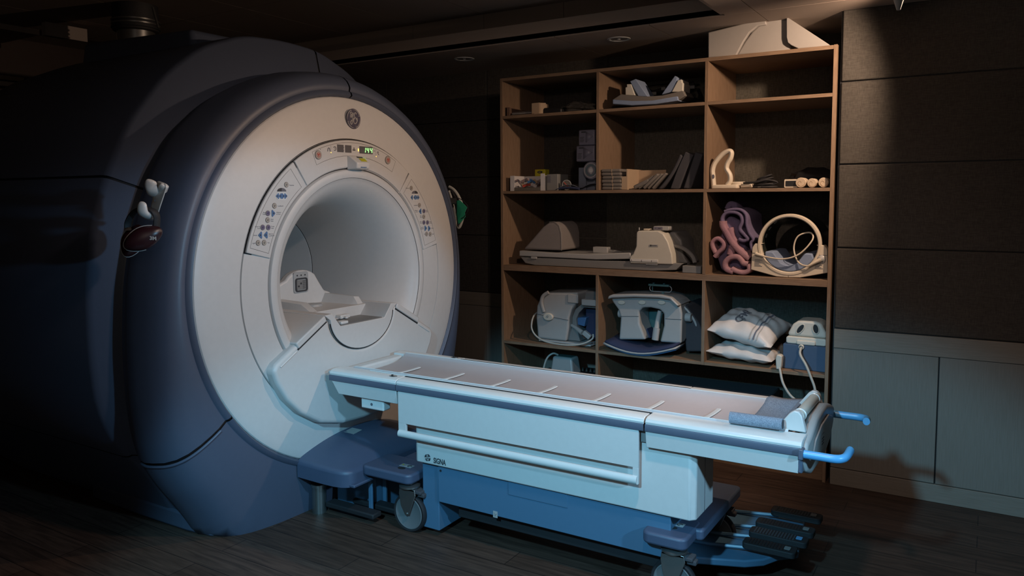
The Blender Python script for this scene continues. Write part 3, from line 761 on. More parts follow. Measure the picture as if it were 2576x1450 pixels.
for s in (-1, 1):
    q = [(s*.205, .892), (s*.215, .93), (s*.19, .985), (s*.15, .99), (s*.115, .93), (s*.06, .905), (0, .900), (0, .892)]
    q = [(YC+.015+u, v) for u, v in q]
    bm = bm_new(); A = [bm.verts.new((XB, u, v)) for u, v in q]; B = [bm.verts.new((-2.90 if s < 0 else -2.87, u, v-(.0 if v < .91 else .006))) for u, v in q]
    C = [bm.verts.new((-2.80 if s < 0 else -2.825, u, .892+(v-.892)*.35)) for u, v in q]
    n = len(q); bm.faces.new(A); bm.faces.new(C[::-1])
    for P_, Q_ in ((A, B), (B, C)):
        for i in range(n): bm.faces.new((P_[i], Q_[i], Q_[(i+1) % n], P_[(i+1) % n]))
    obj('side_wing', bm, 'white', hc, .006, 3)
bm = bm_new(); lathe(bm, [(.001, .905), (.052, .905), (.056, .935), (.045, .955), (.001, .957)], (-3.0, YC+.0), 2, 28); obj('head_rest', bm, 'lgrey', hc, ang=40)
bm = bm_new(); box(bm, -2.82, -2.785, YC-.02, YC+.05, .8925, .912); box(bm, -2.785, -2.768, YC+.0, YC+.02, .8925, .905); obj('release_clip', bm, 'white_smooth', hc, .004)

# ---- docking unit at the foot of the face
dk = thing('docking_unit', 'dark blue-grey rounded docking hump at the foot of the scanner face', 'docking unit', (-2.5, YC, 0))
rows = []
def dock_top(u):   # u in -1..1 across
    return .272+.082*max(0, 1-abs(u)**2.2)
n = 24
for X, f, wd in ((-2.735, 1.0, .375), (-2.64, .97, .378), (-2.56, .85, .38), (-2.50, .62, .378), (-2.46, .36, .370), (-2.435, .14, .355), (-2.42, 0, .335)):
    rows.append([(X, YC-.005+wd*(-1+2*k/n), .268+(dock_top(-1+2*k/n)-.268)*f) for k in range(n+1)])
bm = bm_new()
grid(bm, rows)
lowr = [[(x, y, .19) for x, y, z in r] for r in rows]
hull = [rows[0][0]]+[r[0] for r in rows]
# skirt walls
per = [rows[i][0] for i in range(len(rows))]+[rows[-1][k] for k in range(1, n+1)]+[rows[i][-1] for i in range(len(rows)-2, -1, -1)]
grid(bm, [per, [(x, y, .195) for x, y, z in per]])
bmesh.ops.remove_doubles(bm, verts=bm.verts, dist=1e-5)
obj('hump', bm, 'dock', dk, .018, 3, ang=45)
rbox('underside', -2.73, -2.40, YC-.355, YC+.355, .196, .21, 'dock', dk)
a = at(912, 1072, 0, -2.60)
bm = bm_new(); v = prism(bm, [(-.035, -.03), (.03, -.03), (.03, .03), (-.035, .03)], 2, 0, .0012)
for q in v: q.co = Vector((-2.66+q.co.x, 2.80+q.co.y*1.0, .349+q.co.z+ .10*q.co.y-.02*q.co.x))
obj('info_label', bm, 'lgrey', dk)
rbox('post', -2.70, -2.45, YC-.16, YC+.16, .0, .20, 'plinth', dk, .004)
for y in (2.66, 2.76):
    rbox('rib', -2.44, -2.42, y, y+.012, 0, .2, 'plinth', dk, .002)
bm = bm_new(); cyl(bm, (-2.70, 2.60, .0), (-2.70, 2.60, .125), .034, 28); cyl(bm, (-2.70, 2.60, .125), (-2.70, 2.60, .14), .038, 28)
o = obj('steel_post', bm, 'steel', dk)
for i, (y, x0) in enumerate(((2.63, -2.58), (2.73, -2.50))):
    bm = bm_new(); box(bm, x0-.08, x0+.22, y-.03, y+.03, .03, .055); obj('foot_plate', bm, 'rubber', dk, .006)

# ================================================================== PATIENT TABLE
YN, YF = 2.60, 3.16
YT = (YN+YF)/2
tb = thing('patient_table', 'long white wheeled patient table with blue grips docked in front of the scanner', 'table', (-1.5, YT, 0))
G1, G2, XE, XS = -2.213, -1.045, -.50, -2.615
def side(s, y): return y if s < 0 else 2*YT-y       # mirror to the far side
railp = [(YN+.004, .679), (YN+.001, .687), (YN+.008, .697), (YN+.022, .703), (YN+.05, .7045), (YN+.095, .7035), (YN+.095, .66), (YN+.004, .66)]
for s in (-1, 1):
    for x0, x1, nm in ((XS, G1-.002, 'front_rail'), (G1+.002, G2-.003, 'middle_rail'), (G2+.003, XE, 'rear_rail')):
        bm = bm_new(); prism(bm, [(side(s, y), z) for y, z in railp], 0, x0, x1); obj(nm, bm, 'white_smooth', tb, .002, 2, ang=25)
        bm = bm_new(); ya, yb = side(s, YN-.001), side(s, YN+.02); prism(bm, rrect(min(ya, yb), max(ya, yb), .6525, .6795, .003, 2), 0, x0, x1); obj('side_stripe', bm, 'stripe', tb)
    for x0, x1 in ((XS+.045, G1-.002), (G2+.003, XE-.01)):
        bm = bm_new(); q = [(side(s, YN+.004), .653), (side(s, YN+.014), .590), (side(s, YN+.05), .590), (side(s, YN+.05), .653)]
        v = prism(bm, q, 0, x0, x1)
        if x0 < -2:
            for p in v:
                if p.co.z > .6 and p.co.x < -2.5: p.co.x -= .035
        obj('side_fascia', bm, 'white', tb, .002)
    ya, yb = side(s, YN+.062), side(s, YN+.070)
    bm = bm_new(); box(bm, G1+.003, G2+.004, min(ya, yb), max(ya, yb), .700, .7065); obj('rail_groove', bm, 'seam', tb)
    # cap at the front corner
    bm = bm_new(); v = bmesh.ops.create_uvsphere(bm, u_segments=14, v_segments=8, radius=.009)
    for p in bm.verts: p.co += Vector((XS-.002, side(s, YN+.01), .690))
    obj('corner_button', bm, 'lgrey', tb)
rbox('frame_core', XS+.06, XE-.01, YN+.03, YF-.03, .60, .655, 'grey', tb)
rbox('front_crossbar', XS+.004, XS+.06, YN+.03, YF-.03, .655, .695, 'white', tb, .01, 3)
# cradle tray
rows = []
TY0, TY1 = YN+.088, YF-.088
XT0, XT1 = -2.545, -.56
def trayz(y):
    u = (y-YT)/((TY1-TY0)/2)
    return .672+.036*min(1, abs(u))**3.2
prof = [(TY0-.004, .698), (TY0, .7095), (TY0+.008, .7095)]+[(TY0+.014+(TY1-TY0-.028)*k/30, trayz(TY0+.014+(TY1-TY0-.028)*k/30)) for k in range(31)]+[(TY1-.008, .7095), (TY1, .7095), (TY1+.004, .698)]
for x in (XT0, XT0+.01, XT1): rows.append([(x, y, z if x > XT0 else z-.006) for y, z in prof])
bm = bm_new(); grid(bm, rows); obj('cradle_tray', bm, 'tray', tb, ang=50)
for y in (TY0+.004, TY1-.004):
    bm = bm_new(); tube(bm, [(XT0+.01, y, .7095), (XT1, y, .7095)], .0022, 6); obj('tray_edge', bm, 'white_smooth', tb)
for x in (-2.352, -2.09, -1.835, -1.595, -1.34, -1.105, -.875):
    ys = [2.708+(2.945-2.708)*k/14 for k in range(15)]
    bm = bm_new(); grid(bm, [[(x-.010+.018*(1-k/14)**2*-1, y, trayz(y)+.0035) for k, y in enumerate(ys)], [(x-.006-.018*(1-k/14)**2, y, trayz(y)+.0065) for k, y in enumerate(ys)], [(x+.006-.018*(1-k/14)**2, y, trayz(y)+.0065) for k, y in enumerate(ys)], [(x+.010-.018*(1-k/14)**2, y, trayz(y)+.0035) for k, y in enumerate(ys)]])
    obj('tray_rib', bm, 'white', tb)
bm = bm_new(); tube(bm, [(-2.43, TY0-.010, .706), (-1.9, TY0-.010, .7065)], .002, 5); obj('strap_guide', bm, 'white_smooth', tb)
for s in (-1, 1):
    c = Vector((-2.262, side(s, YN+.045), .7045))
    bm = bm_new(); prism(bm, ell(c.x, c.y, .020, .013, 18), 2, c.z, c.z+.0015); b = obj('latch_plate', bm, 'steel', tb)
    bm = bm_new(); cyl(bm, c+Vector((-.006, 0, .0015)), c+Vector((-.006, 0, .006)), .005, 12); obj('latch_knob', bm, 'seam', b)
# skirt panel with the long grip
bm = bm_new()
x0, x1 = -2.203, -1.068
v = prism(bm, [(x0, .455), (x0+.008, .446), (x1, .446), (x1, .652), (x0, .652)], 1, YN+.004, YN+.016)
bm.free()
def holed(outer4, inner4):
    pass
bm = bm_new()
prism(bm, [(x0, .510), (x1, .510), (x1, .6525), (x0, .6525)], 1, YN+.004, YN+.016)
prism(bm, [(x0, .447), (x0+.042, .447), (x0+.042, .510), (x0, .510)], 1, YN+.004, YN+.016)
prism(bm, [(x1-.022, .447), (x1, .447), (x1, .510), (x1-.022, .510)], 1, YN+.004, YN+.016)
obj('skirt_panel', bm, 'white', tb, .001)
bm = bm_new(); tube(bm, [(x0+.004, YN+.005, .4635), (x1-.003, YN+.005, .4635)], (.014, .0165), 16); obj('push_bar', bm, 'white_smooth', tb)
bm = bm_new(); prism(bm, [(x0+.002, .447), (x1, .447), (x1, .652), (x0+.002, .652)], 1, YF-.016, YF-.004); obj('skirt_panel', bm, 'white', tb, .002)
# lift body and lower blue housing
bm = bm_new(); prism(bm, [(-2.145, 2.655), (-2.13, 2.64), (-.885, 2.64), (-.865, 2.66), (-.865, 2.855), (-1.08, 3.09), (-2.145, 3.09)], 2, .335, .63)
obj('lift_body', bm, 'white', tb, .006, 3, ang=25)
bm = bm_new(); box(bm, -.866, -.8635, 2.748, 2.751, .34, .6); obj('body_seam', bm, 'seam_grey', tb)
rbox('lower_housing', -2.025, -.96, 2.655, 3.07, .168, .337, 'plinth', tb, .003)
rbox('access_plate', -1.66, -1.385, 2.652, 2.656, .275, .332, 'plinth', tb, .001)
c = at(1057, 1195, 1, 2.654)
c = Vector((-2.01, 2.654, .312)); bm = bm_new(); cyl(bm, c, c-Vector((0, .002, 0)), .005, 12); obj('screw_hole', bm, 'seam', tb)
c = at(1246, 1295, 1, 2.654)
bm = bm_new(); prism(bm, [(c.x-.011, c.z-.014), (c.x+.011, c.z-.014), (c.x+.011, c.z+.014), (c.x-.011, c.z+.014)], 1, 2.6535, 2.6545); l = obj('sticker', bm, 'lgrey', tb)
bm = bm_new(); tube(bm, [(c.x-.004, 2.653, c.z+.008), (c.x, 2.653, c.z-.008), (c.x+.005, 2.653, c.z+.004)], .0012, 5); obj('sticker_mark', bm, 'grey', l)
bm = bm_new(); box(bm, -2.12, -2.03, 2.665, 3.06, .03, .33); box(bm, -2.3, -2.12, 2.80, 2.95, .12, .20); obj('inner_chassis', bm, 'plinth', tb, .004)
rbox('chassis_rail', -1.95, -1.0, 2.70, 3.0, .10, .168, 'seam', tb)
# wordmark on the body
monogram_c = at(1076, 1152, 1, 2.64)
R_ = .0145
bm = bm_new()
c = monogram_c+Vector((0, -.0008, 0))
for q in range(4):
    a0 = math.radians(20+90*q)
    tube(bm, [(c.x+R_*.92*math.cos(a0+t*1.3), c.y, c.z+R_*.92*math.sin(a0+t*1.3)) for t in [k/8 for k in range(9)]], lambda t: (.12+.12*math.sin(t*PI))*R_, 5)
    for k2 in (0,):
        a1 = a0+.6
        tube(bm, [(c.x+R_*.40*math.cos(a1)+R_*.2*math.cos(a1+t), c.y, c.z+R_*.40*math.sin(a1)+R_*.2*math.sin(a1+t)) for t in [k*.7-1.5 for k in range(8)]], R_*.09, 5)
obj('round_emblem', bm, 'ink', tb)
wl = at(1091, 1160, 1, 2.64)
words('wordmark', 'SIGNA', (wl.x, 2.639, wl.z-.009), (1, 0, 0), (0, 0, 1), .024, 'ink', tb, .0012, off=.0006, squeeze=.66)
# bracket block under the front section
a = at(908, 1000, 1, 2.63); b = at(962, 1030, 1, 2.63)
bm = bm_new(); box(bm, a.x, b.x+.006, 2.63, 2.68, .538, .60); bb = obj('stop_block', bm, 'white_smooth', tb, .006, 3)
bm = bm_new(); cyl(bm, ((a.x+b.x)/2, 2.6295, .562), ((a.x+b.x)/2, 2.631, .562), .007, 16); obj('block_hole', bm, 'inkgrey', bb)
# caster plates, casters, brake pedals
def caster(x, y, near=True):
    z = .088; R = .088
    bm = bm_new(); lathe(bm, [(R-.014, y-.012), (R-.004, y-.014), (R, y-.008), (R, y+.008), (R-.004, y+.014), (R-.014, y+.012)], (x, z), 1, 48, cap=False); t = obj('wheel_tyre', bm, 'rubber', tb)
    bm = bm_new(); lathe(bm, [(.001, y-.013), (R-.02, y-.0125), (R-.0165, y-.0145), (R-.013, y-.013), (R-.013, y+.013), (.001, y+.013)], (x, z), 1, 48); d = obj('wheel_disc', bm, 'wheel', tb)
    bm = bm_new()
    for s in (-1, 1):
        q = [(x-.040, .205), (x+.045, .205), (x+.050, .180), (x+.012, .082), (x-.010, .080), (x-.034, .12), (x-.044, .175)]
        prism(bm, q, 1, y+s*.024-.002, y+s*.024+.002)
    box(bm, x-.040, x+.045, y-.026, y+.026, .196, .205)
    f = obj('caster_fork', bm, 'steel', tb, .003)
    bm = bm_new(); lathe(bm, [(.044, .206), (.048, .209), (.048, .216), (.036, .222), (.02, .224), (.02, .232)], (x, y), 2, 28, cap=True); obj('swivel', bm, 'steel', tb)
    bm = bm_new(); cyl(bm, (x, y-.030, z), (x, y+.030, z), .006, 12); obj('axle', bm, 'steel', f)
    bm = bm_new(); box(bm, x+.03, x+.075, y-.02, y+.03, .185, .20); box(bm, x+.05, x+.085, y-.01, y+.02, .17, .188); obj('brake_lever', bm, 'darkgrey', tb, .004)
for x, y in ((-2.185, 2.655), (-.945, 2.655), (-2.185, 3.10), (-.945, 3.16)): caster(x, y)
bm = bm_new(); prism(bm, rrect(-2.43, -2.145, 2.602, 2.80, .03), 2, .232, .278); prism(bm, rrect(-2.43, -2.145, 2.98, 3.16, .03), 2, .232, .278); prism(bm, rrect(-2.35, -2.12, 2.78, 3.0, .01), 2, .235, .27)
obj('front_caster_bridge', bm, 'dock', tb, .010, 3)
bm = bm_new(); prism(bm, rrect(-1.055, -.885, 2.602, 2.80, .03), 2, .232, .278); prism(bm, rrect(-1.0, -.86, 2.72, 3.24, .02), 2, .232, .276)
obj('rear_caster_bridge', bm, 'dock', tb, .010, 3)
for cx, cy in ((-2.24, 2.665), (-.965, 2.685)):
    bm = bm_new(); prism(bm, ell(cx, cy, .020, .014), 2, .278, .2788); obj('cap_hole', bm, 'seam', tb)
    bm = bm_new(); prism(bm, [(cx-.032, cy+.020), (cx+.034, cy+.020), (cx+.034, cy+.052), (cx-.032, cy+.052)], 2, .278, .2788); l = obj('warning_label', bm, 'lgrey', tb)
    bm = bm_new(); tube(bm, [(cx+.017+.010*math.cos(t), cy+.036+.010*math.sin(t), .2795) for t in [k*.5 for k in range(11)]], .0014, 4); tube(bm, [(cx+.01, cy+.03, .2795), (cx+.026, cy+.043, .2795)], .002, 4)
    for k in range(3): tube(bm, [(cx-.027, cy+.027+k*.008, .279), (cx-.004, cy+.027+k*.008, .279)], .0008, 4)
    obj('label_symbols', bm, 'ink', l)
    bm = bm_new(); prism(bm, [(cx-.028, cy+.037), (cx-.018, cy+.037), (cx-.023, cy+.048)], 2, .2788, .2796); obj('label_triangle', bm, 'yellow', l)
# pedal assembly
pan = [(-1.06, 2.84), (-.94, 2.86), (-.76, 2.93), (-.70, 2.98), (-.66, 3.06), (-.60, 3.12), (-.64, 3.46), (-.72, 3.46), (-.80, 3.42), (-1.06, 3.40)]
bm = bm_new(); prism(bm, pan, 2, .07, .10); obj('pedal_pan', bm, 'plinth', tb, .006)
for i, (y, x0, x1) in enumerate(((3.005, -.785, -.585), (3.12, -.79, -.565), (3.225, -.79, -.56), (3.385, -.765, -.56))):
    bm = bm_new(); v = prism(bm, rrect(x0, x1, y-.034, y+.034, .016), 2, .128, .152)
    pdl = obj('brake_pedal', bm, 'rubber', tb, .003)
    if i in (0, 2) or True:
        bm = bm_new()
        for k in range(14): box(bm, x0+.02+k*.0115, x0+.026+k*.0115, y-.026, y+.026, .152, .1535)
        obj('pedal_grip', bm, 'black' if i != 1 else 'darkgrey', pdl)
    bm = bm_new(); prism(bm, rrect(x1-.045, x1-.022, y-.014, y+.014, .004), 2, .1535, .1552); obj('pedal_symbol', bm, 'handle' if i == 1 else 'grey', pdl)
    bm = bm_new(); tube(bm, [(-1.02, y-.03, .108), (-.92, y-.02, .108), (x0+.03, y, .122)], .008, 6); obj('pedal_arm', bm, 'plinth', tb)
# end block with handles
bm = bm_new()
octo = [(2.615, .662), (2.64, .690), (2.70, .700), (2.80, .735), (2.98, .742), (3.06, .725), (3.135, .70), (3.13, .64), (3.06, .585), (2.95, .555), (2.72, .56), (2.64, .59), (2.615, .63)]
prism(bm, octo, 0, -.53, -.485); obj('end_block', bm, 'lgrey', tb, .012, 3)
octi = [(2.70, .64), (2.74, .675), (2.84, .70), (2.98, .705), (3.06, .68), (3.06, .64), (2.99, .605), (2.78, .60)]
bm = bm_new(); prism(bm, octi, 0, -.487, -.478); eb = obj('end_recess', bm, 'lgrey', tb, .003)
bm = bm_new(); box(bm, -.478, -.4765, 2.83, 2.88, .625, .665); e1 = obj('end_label', bm, 'lgrey', eb)
bm = bm_new(); [box(bm, -.4765, -.4755, 2.835, 2.87, .63+.01*k, .633+.01*k) for k in range(3)]; obj('label_print', bm, 'ink', e1)
for y, s in ((2.712, -1), (3.03, 1)):
    q = [(-.605, .705), (-.56, .765), (-.545, .776), (-.53, .774), (-.52, .762), (-.505, .705)]
    bm = bm_new(); prism(bm, q, 1, y-.014, y+.014); obj('roll_bracket', bm, 'white', tb, .004)
bm = bm_new(); cyl(bm, (-.535, 2.72, .752), (-.535, 3.03, .752), .019, 24); rl = obj('paper_roll_bar', bm, 'ivory', tb)
for y in (2.745, 2.99):
    bm = bm_new(); lathe(bm, [(.0192, y), (.022, y+.002), (.022, y+.01), (.0192, y+.012)], (-.535, .752), 1, 24); obj('bar_collar', bm, 'white_smooth', rl)
for s in (-1, 1):
    y = side(s, YN+.004)
    bm = bm_new(); tube(bm, [(-.502, y, .662), (-.45, y, .662), (-.40, y, .662), (-.378, y-s*.012, .663), (-.368, y-s*.035, .666), (-.364, y-s*.085, .672)], (.0125, .014), 14, smooth=4, flat=(0, 0, 1))
    obj('blue_grip', bm, 'handle', tb)
    rbox('grip_socket', -.507, -.492, y-.018, y+.018, .645, .68, 'stripe', tb, .003)
# fluted end fascia
rbox('end_fascia', -.512, -.497, YN+.012, YN+.20, .592, .655, 'stripe', tb, .004)

# mesh pad lying on the head end
pd = thing('mesh_strap', 'grey mesh strap pad with rolled edge lying on the right end of the table', 'pad', (-.65, 2.85, .70))
rows = []
for k in range(17):
    u = k/16; y = 2.70+.40*u
    z = trayz(min(y, TY1-.014))+.008+.004*math.sin(u*9)
    if y > TY1-.03: z = .716
    rows.append([(-.745+.03*u+.004*math.sin(u*7)+(.165)*v, y, z+.004*math.sin(v*6+u*3)) for v in [j/8 for j in range(9)]])
bm = bm_new(); grid(bm, rows); obj('mesh_sheet', bm, 'mesh', pd, solid=.004, ang=60)
bm = bm_new(); tube(bm, [(-.755, 2.677, .728), (-.66, 2.676, .729), (-.575, 2.672, .731)], (.017, .021), 18); obj('rolled_edge', bm, 'mesh', pd)
bm = bm_new(); tube(bm, [(-.5745, 2.672, .731), (-.5735, 2.672, .731)], (.013, .016), 14); obj('roll_core', bm, 'darkgrey', pd)
bm = bm_new(); box(bm, -.60, -.585, 2.72, 3.09, .714, .722); obj('hem', bm, 'mesh', pd, .002)
# ================================================================== SHELVING
sh = thing('shelving_unit', 'tall open light wood shelving unit full of scanner accessories against the wall', 'shelving', (-1.70, 4.5, 0))
Y0, Y1 = 4.24, 4.785
X0, XD1, XD2, X3 = -2.70, -2.0225, -1.3665, -0.690
ZT = 2.26
def up(x0, z0, z1, w=.018, nm='upright'): rbox(nm, x0, x0+w, Y0, Y1, z0, z1, 'woodv', sh, .0008, 1)
def bd(x0, x1, z0, z1, nm='shelf_board'): rbox(nm, x0, x1, Y0+.0006, Y1, z0, z1, 'wood', sh, .0008, 1)
up(X0, 0, ZT-.0005); up(X3-.018, .0, ZT+.002)
bd(X0+.0182, X3-.0182, 2.2405, ZT)
for z0, z1, a, b in ((2.541, 1.5, 0, 0),): pass
ZA, ZB_, ZC0, ZC1, ZD, ZE = (2.004, 2.022), (1.527, 1.545), 1.033, 1.069, (.555, .573), (.13, .148)
bd(X0+.0182, XD1, *ZA); bd(XD1+.0182, XD2, *ZA); bd(XD2+.0182, X3-.0182, *ZA)
bd(X0+.0182, X3-.0182, *ZB_)
bd(X0+.0182, X3-.0182, ZC0, ZC1, 'double_board')
bd(X0+.0182, XD1, *ZD); bd(XD1+.0182, XD2, *ZD); bd(XD2+.0182, X3-.0182, *ZD)
bd(X0+.0182, X3-.0182, *ZE)
up(XD1, ZB_[1], 2.2405); up(XD1, ZE[1], ZC0); up(XD2, ZB_[1], 2.2405); up(XD2, ZC1, ZB_[0]); up(XD2, ZD[0], ZC0)
rbox('back_panel', X0+.002, X3-.002, Y1, Y1+.012, .01, ZT-.01, 'fabric_back', sh, 0)
rbox('kick_board', X0+.0182, X3-.0182, Y0+.03, Y0+.045, 0, .13, 'wood', sh, 0)

def A1(px, py, Y=4.30): return at(px, py, 1, Y)
def boxpx(px0, py0, px1, py1, Y, d):
    a, b = A1(px0, py0, Y), A1(px1, py1, Y)
    return min(a.x, b.x), max(a.x, b.x), Y, Y+d, min(a.z, b.z), max(a.z, b.z)
def bx(name, x0, x1, y0, y1, z0, z1, m, par=None, bev=.003): return rbox(name, x0, x1, y0, y1, z0, z1, m, par, bev)
zA, zB, zC, zD, zE = ZA[1]+.0005, ZB_[1]+.0005, ZC1+.0005, ZD[1]+.0005, ZE[1]+.0005

# ---- top of the unit: curved white cover
tc_ = thing('white_shell_cover', 'large white moulded cover lying on top of the shelving, right end', 'cover', (-1.0, 4.5, ZT))
Yf = 4.27
def P1(px, py, Y=Yf): q = at(px, py, 1, Y); return (q.x, q.z)
za = ZT+.003
pa = [(P1(1781, 140)[0], za), P1(1781, 81), P1(1925, 46), P1(1928, 62), P1(1905, 66), P1(1885, 82), P1(1870, 105), (P1(1852, 134)[0], za)]
bm = bm_new(); prism(bm, pa, 1, Yf, Yf+.42); obj('left_wing', bm, 'cover', tc_, .006, 3)
pb = [(P1(1850, 134)[0], za), P1(1872, 102), P1(1890, 78), P1(1905, 64), P1(1926, 50), P1(1960, 44), P1(1985, 47), (P1(2003, 121)[0]-.03, za)]
bm = bm_new(); prism(bm, pb, 1, Yf+.015, Yf+.42); obj('centre_body', bm, 'cover', tc_, .010, 3)
pcx = [P1(1980, 43), (P1(2087, 113)[0], P1(2087, 113)[1]), (P1(2087, 113)[0], za)]+[(P1(2010, 121)[0], za), (P1(1992, 118)[0], P1(1992, 116)[1]+.002), P1(1983, 108), P1(1980, 95)]
bm = bm_new(); prism(bm, pcx, 1, Yf-.012, Yf+.03); obj('right_wing', bm, 'cover', tc_, .003, 2)

# ---- top row, left bay
x0, x1, y0, y1, z0, z1 = boxpx(1272, 288, 1336, 259, 4.27, .3)
t = thing('folder_tray', 'dark brown open folder tray at the left end of the top shelf', 'tray', ((x0+x1)/2, 4.4, zA))
bx('side', x0, x0+.012, y0, y1-.05, zA, zA+.058, 'cardd', t); bx('front_end', x0, x0+.032, y0, y0+.006, zA, zA+.056, 'cardd', t)
bx('base', x0, x1+.02, y0, y1, zA, zA+.006, 'cardd', t); 
for k in range(3): bx('sheet', x0+.035, x1+.03, y0+.02, y1-.02, zA+.007+k*.007, zA+.011+k*.007, 'paper' if k == 1 else 'pad', t, .001)
x0, x1, y0, y1, z0, z1 = boxpx(1337, 288, 1360, 257, 4.275, .12)
t = thing('small_carton', 'small tan carton with torn flap beside the folder tray', 'box', ((x0+x1)/2, 4.33, zA))
bx('carton_body', x0, x1-.008, y0, y1, zA, zA+.072, 'card', t); 
bm = bm_new(); prism(bm, [(x1-.006, 4.278), (x1+.022, 4.30), (x1+.022, 4.302), (x1-.006, 4.28)], 2, zA+.002, zA+.07); obj('flap', bm, 'card', t)
x0, x1, y0, y1, z0, z1 = boxpx(1358, 286, 1412, 262, 4.29, .2)
bm = bm_new(); prism(bm, [(x0-.01, zA), (x1, zA), (x1, zA+.03), (x0+.03, zA+.04), (x0, zA+.015)], 1, y0, y1); o = obj('black_case', bm, 'black', None, .008, 3); tag(o, 'flat black case lying beside the torn carton', 'case')
def blob(name, c, r, m, n=3, amp=.25, seed=0, par=None, parts=None):
    bm = bm_new(); bmesh.ops.create_icosphere(bm, subdivisions=n, radius=1)
    rnd = random.Random(seed); ph = [rnd.uniform(0, 6) for _ in range(9)]
    for v in bm.verts:
        p = v.co.copy()
        k = 1+amp*(math.sin(5*p.x+ph[0])*math.sin(4*p.y+ph[1])+.5*math.sin(9*p.z+ph[2]+3*p.x)+.3*math.sin(15*p.y+ph[3]+8*p.z))
        v.co = Vector((c[0]+p.x*k*r[0], c[1]+p.y*k*r[1], max(c[2]-r[2]*.98, c[2]+p.z*k*r[2])))
    return obj(name, bm, m, par, ang=30)
c = A1(1452, 268, 4.36)
o = blob('plastic_bag', (c.x, 4.38, zA+.034), (.105, .07, .035), 'bag', 4, .22, 3); tag(o, 'crumpled clear plastic bag on the top shelf, left bay', 'bag')

# ---- top row, middle bay: cushioned positioner
t = thing('curved_positioner', 'pale blue-grey cushioned curved positioner in the top middle bay', 'positioner', (A1(1630, 260).x, 4.4, zA))
yf = 4.262
def Q(px, py, Y=yf): q = at(px, py, 1, Y); return (q.x, q.z)
base = [Q(1541, 249), Q(1560, 237), Q(1620, 243), Q(1665, 240), Q(1715, 228), Q(1722, 240), Q(1705, 252), Q(1650, 262), Q(1590, 266), Q(1545, 262)]
front = [Q(1541, 250), Q(1590, 254), Q(1640, 253), Q(1704, 242), Q(1706, 253), Q(1650, 262), Q(1590, 265.5), Q(1541, 262)]
bm = bm_new(); prism(bm, [(x, z+.001) for x, z in base], 1, yf+.012, yf+.17); obj('upper_face', bm, 'pad', t, .003, 2)
bm = bm_new(); prism(bm, front, 1, yf, yf+.16)
for v in bm.verts:
    if v.co.y > yf+.1: v.co.z += .0
obj('base_cushion', bm, 'bluefoam', t, .004, 2)
# wedge cushions standing either side
for pts, m in (([Q(1589, 206, 4.33), Q(1604, 200, 4.33), Q(1634, 244, 4.33), Q(1610, 244, 4.33)], 'bluefoam'), ([Q(1702, 192, 4.33), Q(1709, 198, 4.33), Q(1697, 232, 4.33), Q(1668, 240, 4.33)], 'bluefoam')):
    bm = bm_new(); prism(bm, pts, 1, 4.30, 4.44); obj('side_cushion', bm, m, t, .004)
for pts in ([Q(1574, 240, 4.30), Q(1574, 220, 4.30), Q(1578, 219, 4.30), Q(1577, 212, 4.30), Q(1588, 212, 4.30), Q(1598, 240, 4.30)], [Q(1690, 232, 4.30), Q(1706, 202, 4.30), Q(1715, 200, 4.30), Q(1716, 208, 4.30), Q(1719, 209, 4.30), Q(1718, 231, 4.30)]):
    bm = bm_new(); prism(bm, pts, 1, 4.295, 4.42); obj('end_support', bm, 'ivory', t, .003)
for v in t.children: v.location.z += 0
cx, cz = A1(1690, 215, 4.6).x, A1(1690, 215, 4.6).z
cb = thing('black_straps', 'tangle of black straps and buckles behind the cushioned positioner', 'straps', (cx, 4.62, zA))
rnd = random.Random(5)
bm = bm_new()
for k in range(7):
    pts = [(cx+rnd.uniform(-.17, .17), 4.58+rnd.uniform(-.05, .12), zA+.02+rnd.uniform(0, .15)) for _ in range(6)]
    tube(bm, pts, (.012, .004), 6, smooth=5)
obj('webbing', bm, 'black', cb)
for dx_, dz in ((-.11, .10), (-.05, .125), (.09, .10), (.13, .12), (.03, .13)):
    bx('buckle', cx+dx_, cx+dx_+.028, 4.55, 4.565, zA+dz, zA+dz+.02, 'grey', cb, .003)
bm = bm_new(); box(bm, cx-.18, cx+.2, 4.60, 4.72, zA, zA+.06); obj('strap_bundle', bm, 'black', cb, .02, 3)

# ---- second row, left bay
def pack(px0, py0, px1, py1, label, zb):
    x0, x1, y0, y1, z0, z1 = boxpx(px0, py1, px1, py0, 4.30, .2)
    x1 = min(x1, XD1-.003)
    h = z1-z0
    t = thing('film_pack', label, 'pack', ((x0+x1)/2, 4.4, zb))
    b_ = bx('wrapped_block', x0, x1, 4.30, 4.5, zb, zb+h, 'pack', t, .008)
    bm = bm_new()
    bm.faces.new([bm.verts.new(p) for p in ((x0+.05, 4.2985, zb+h*.9), (x1-.01, 4.2985, zb+h*.55), (x0+.05, 4.2985, zb+h*.15))])
    obj('fold', bm, 'lgrey' if False else 'pack', t, solid=.001)
    bm = bm_new()
    for k in range(4): box(bm, x0+.012, x0+.035+.004*(k % 2), 4.2985, 4.2995, zb+.02+k*.009, zb+.023+k*.009)
    box(bm, x0+.02, x0+.05, 4.2985, 4.2995, zb+h-.018, zb+h-.010)
    obj('printing', bm, 'ink', t)
    return zb+h
z = A1(1475, 405, 4.30).z
rz0 = zB
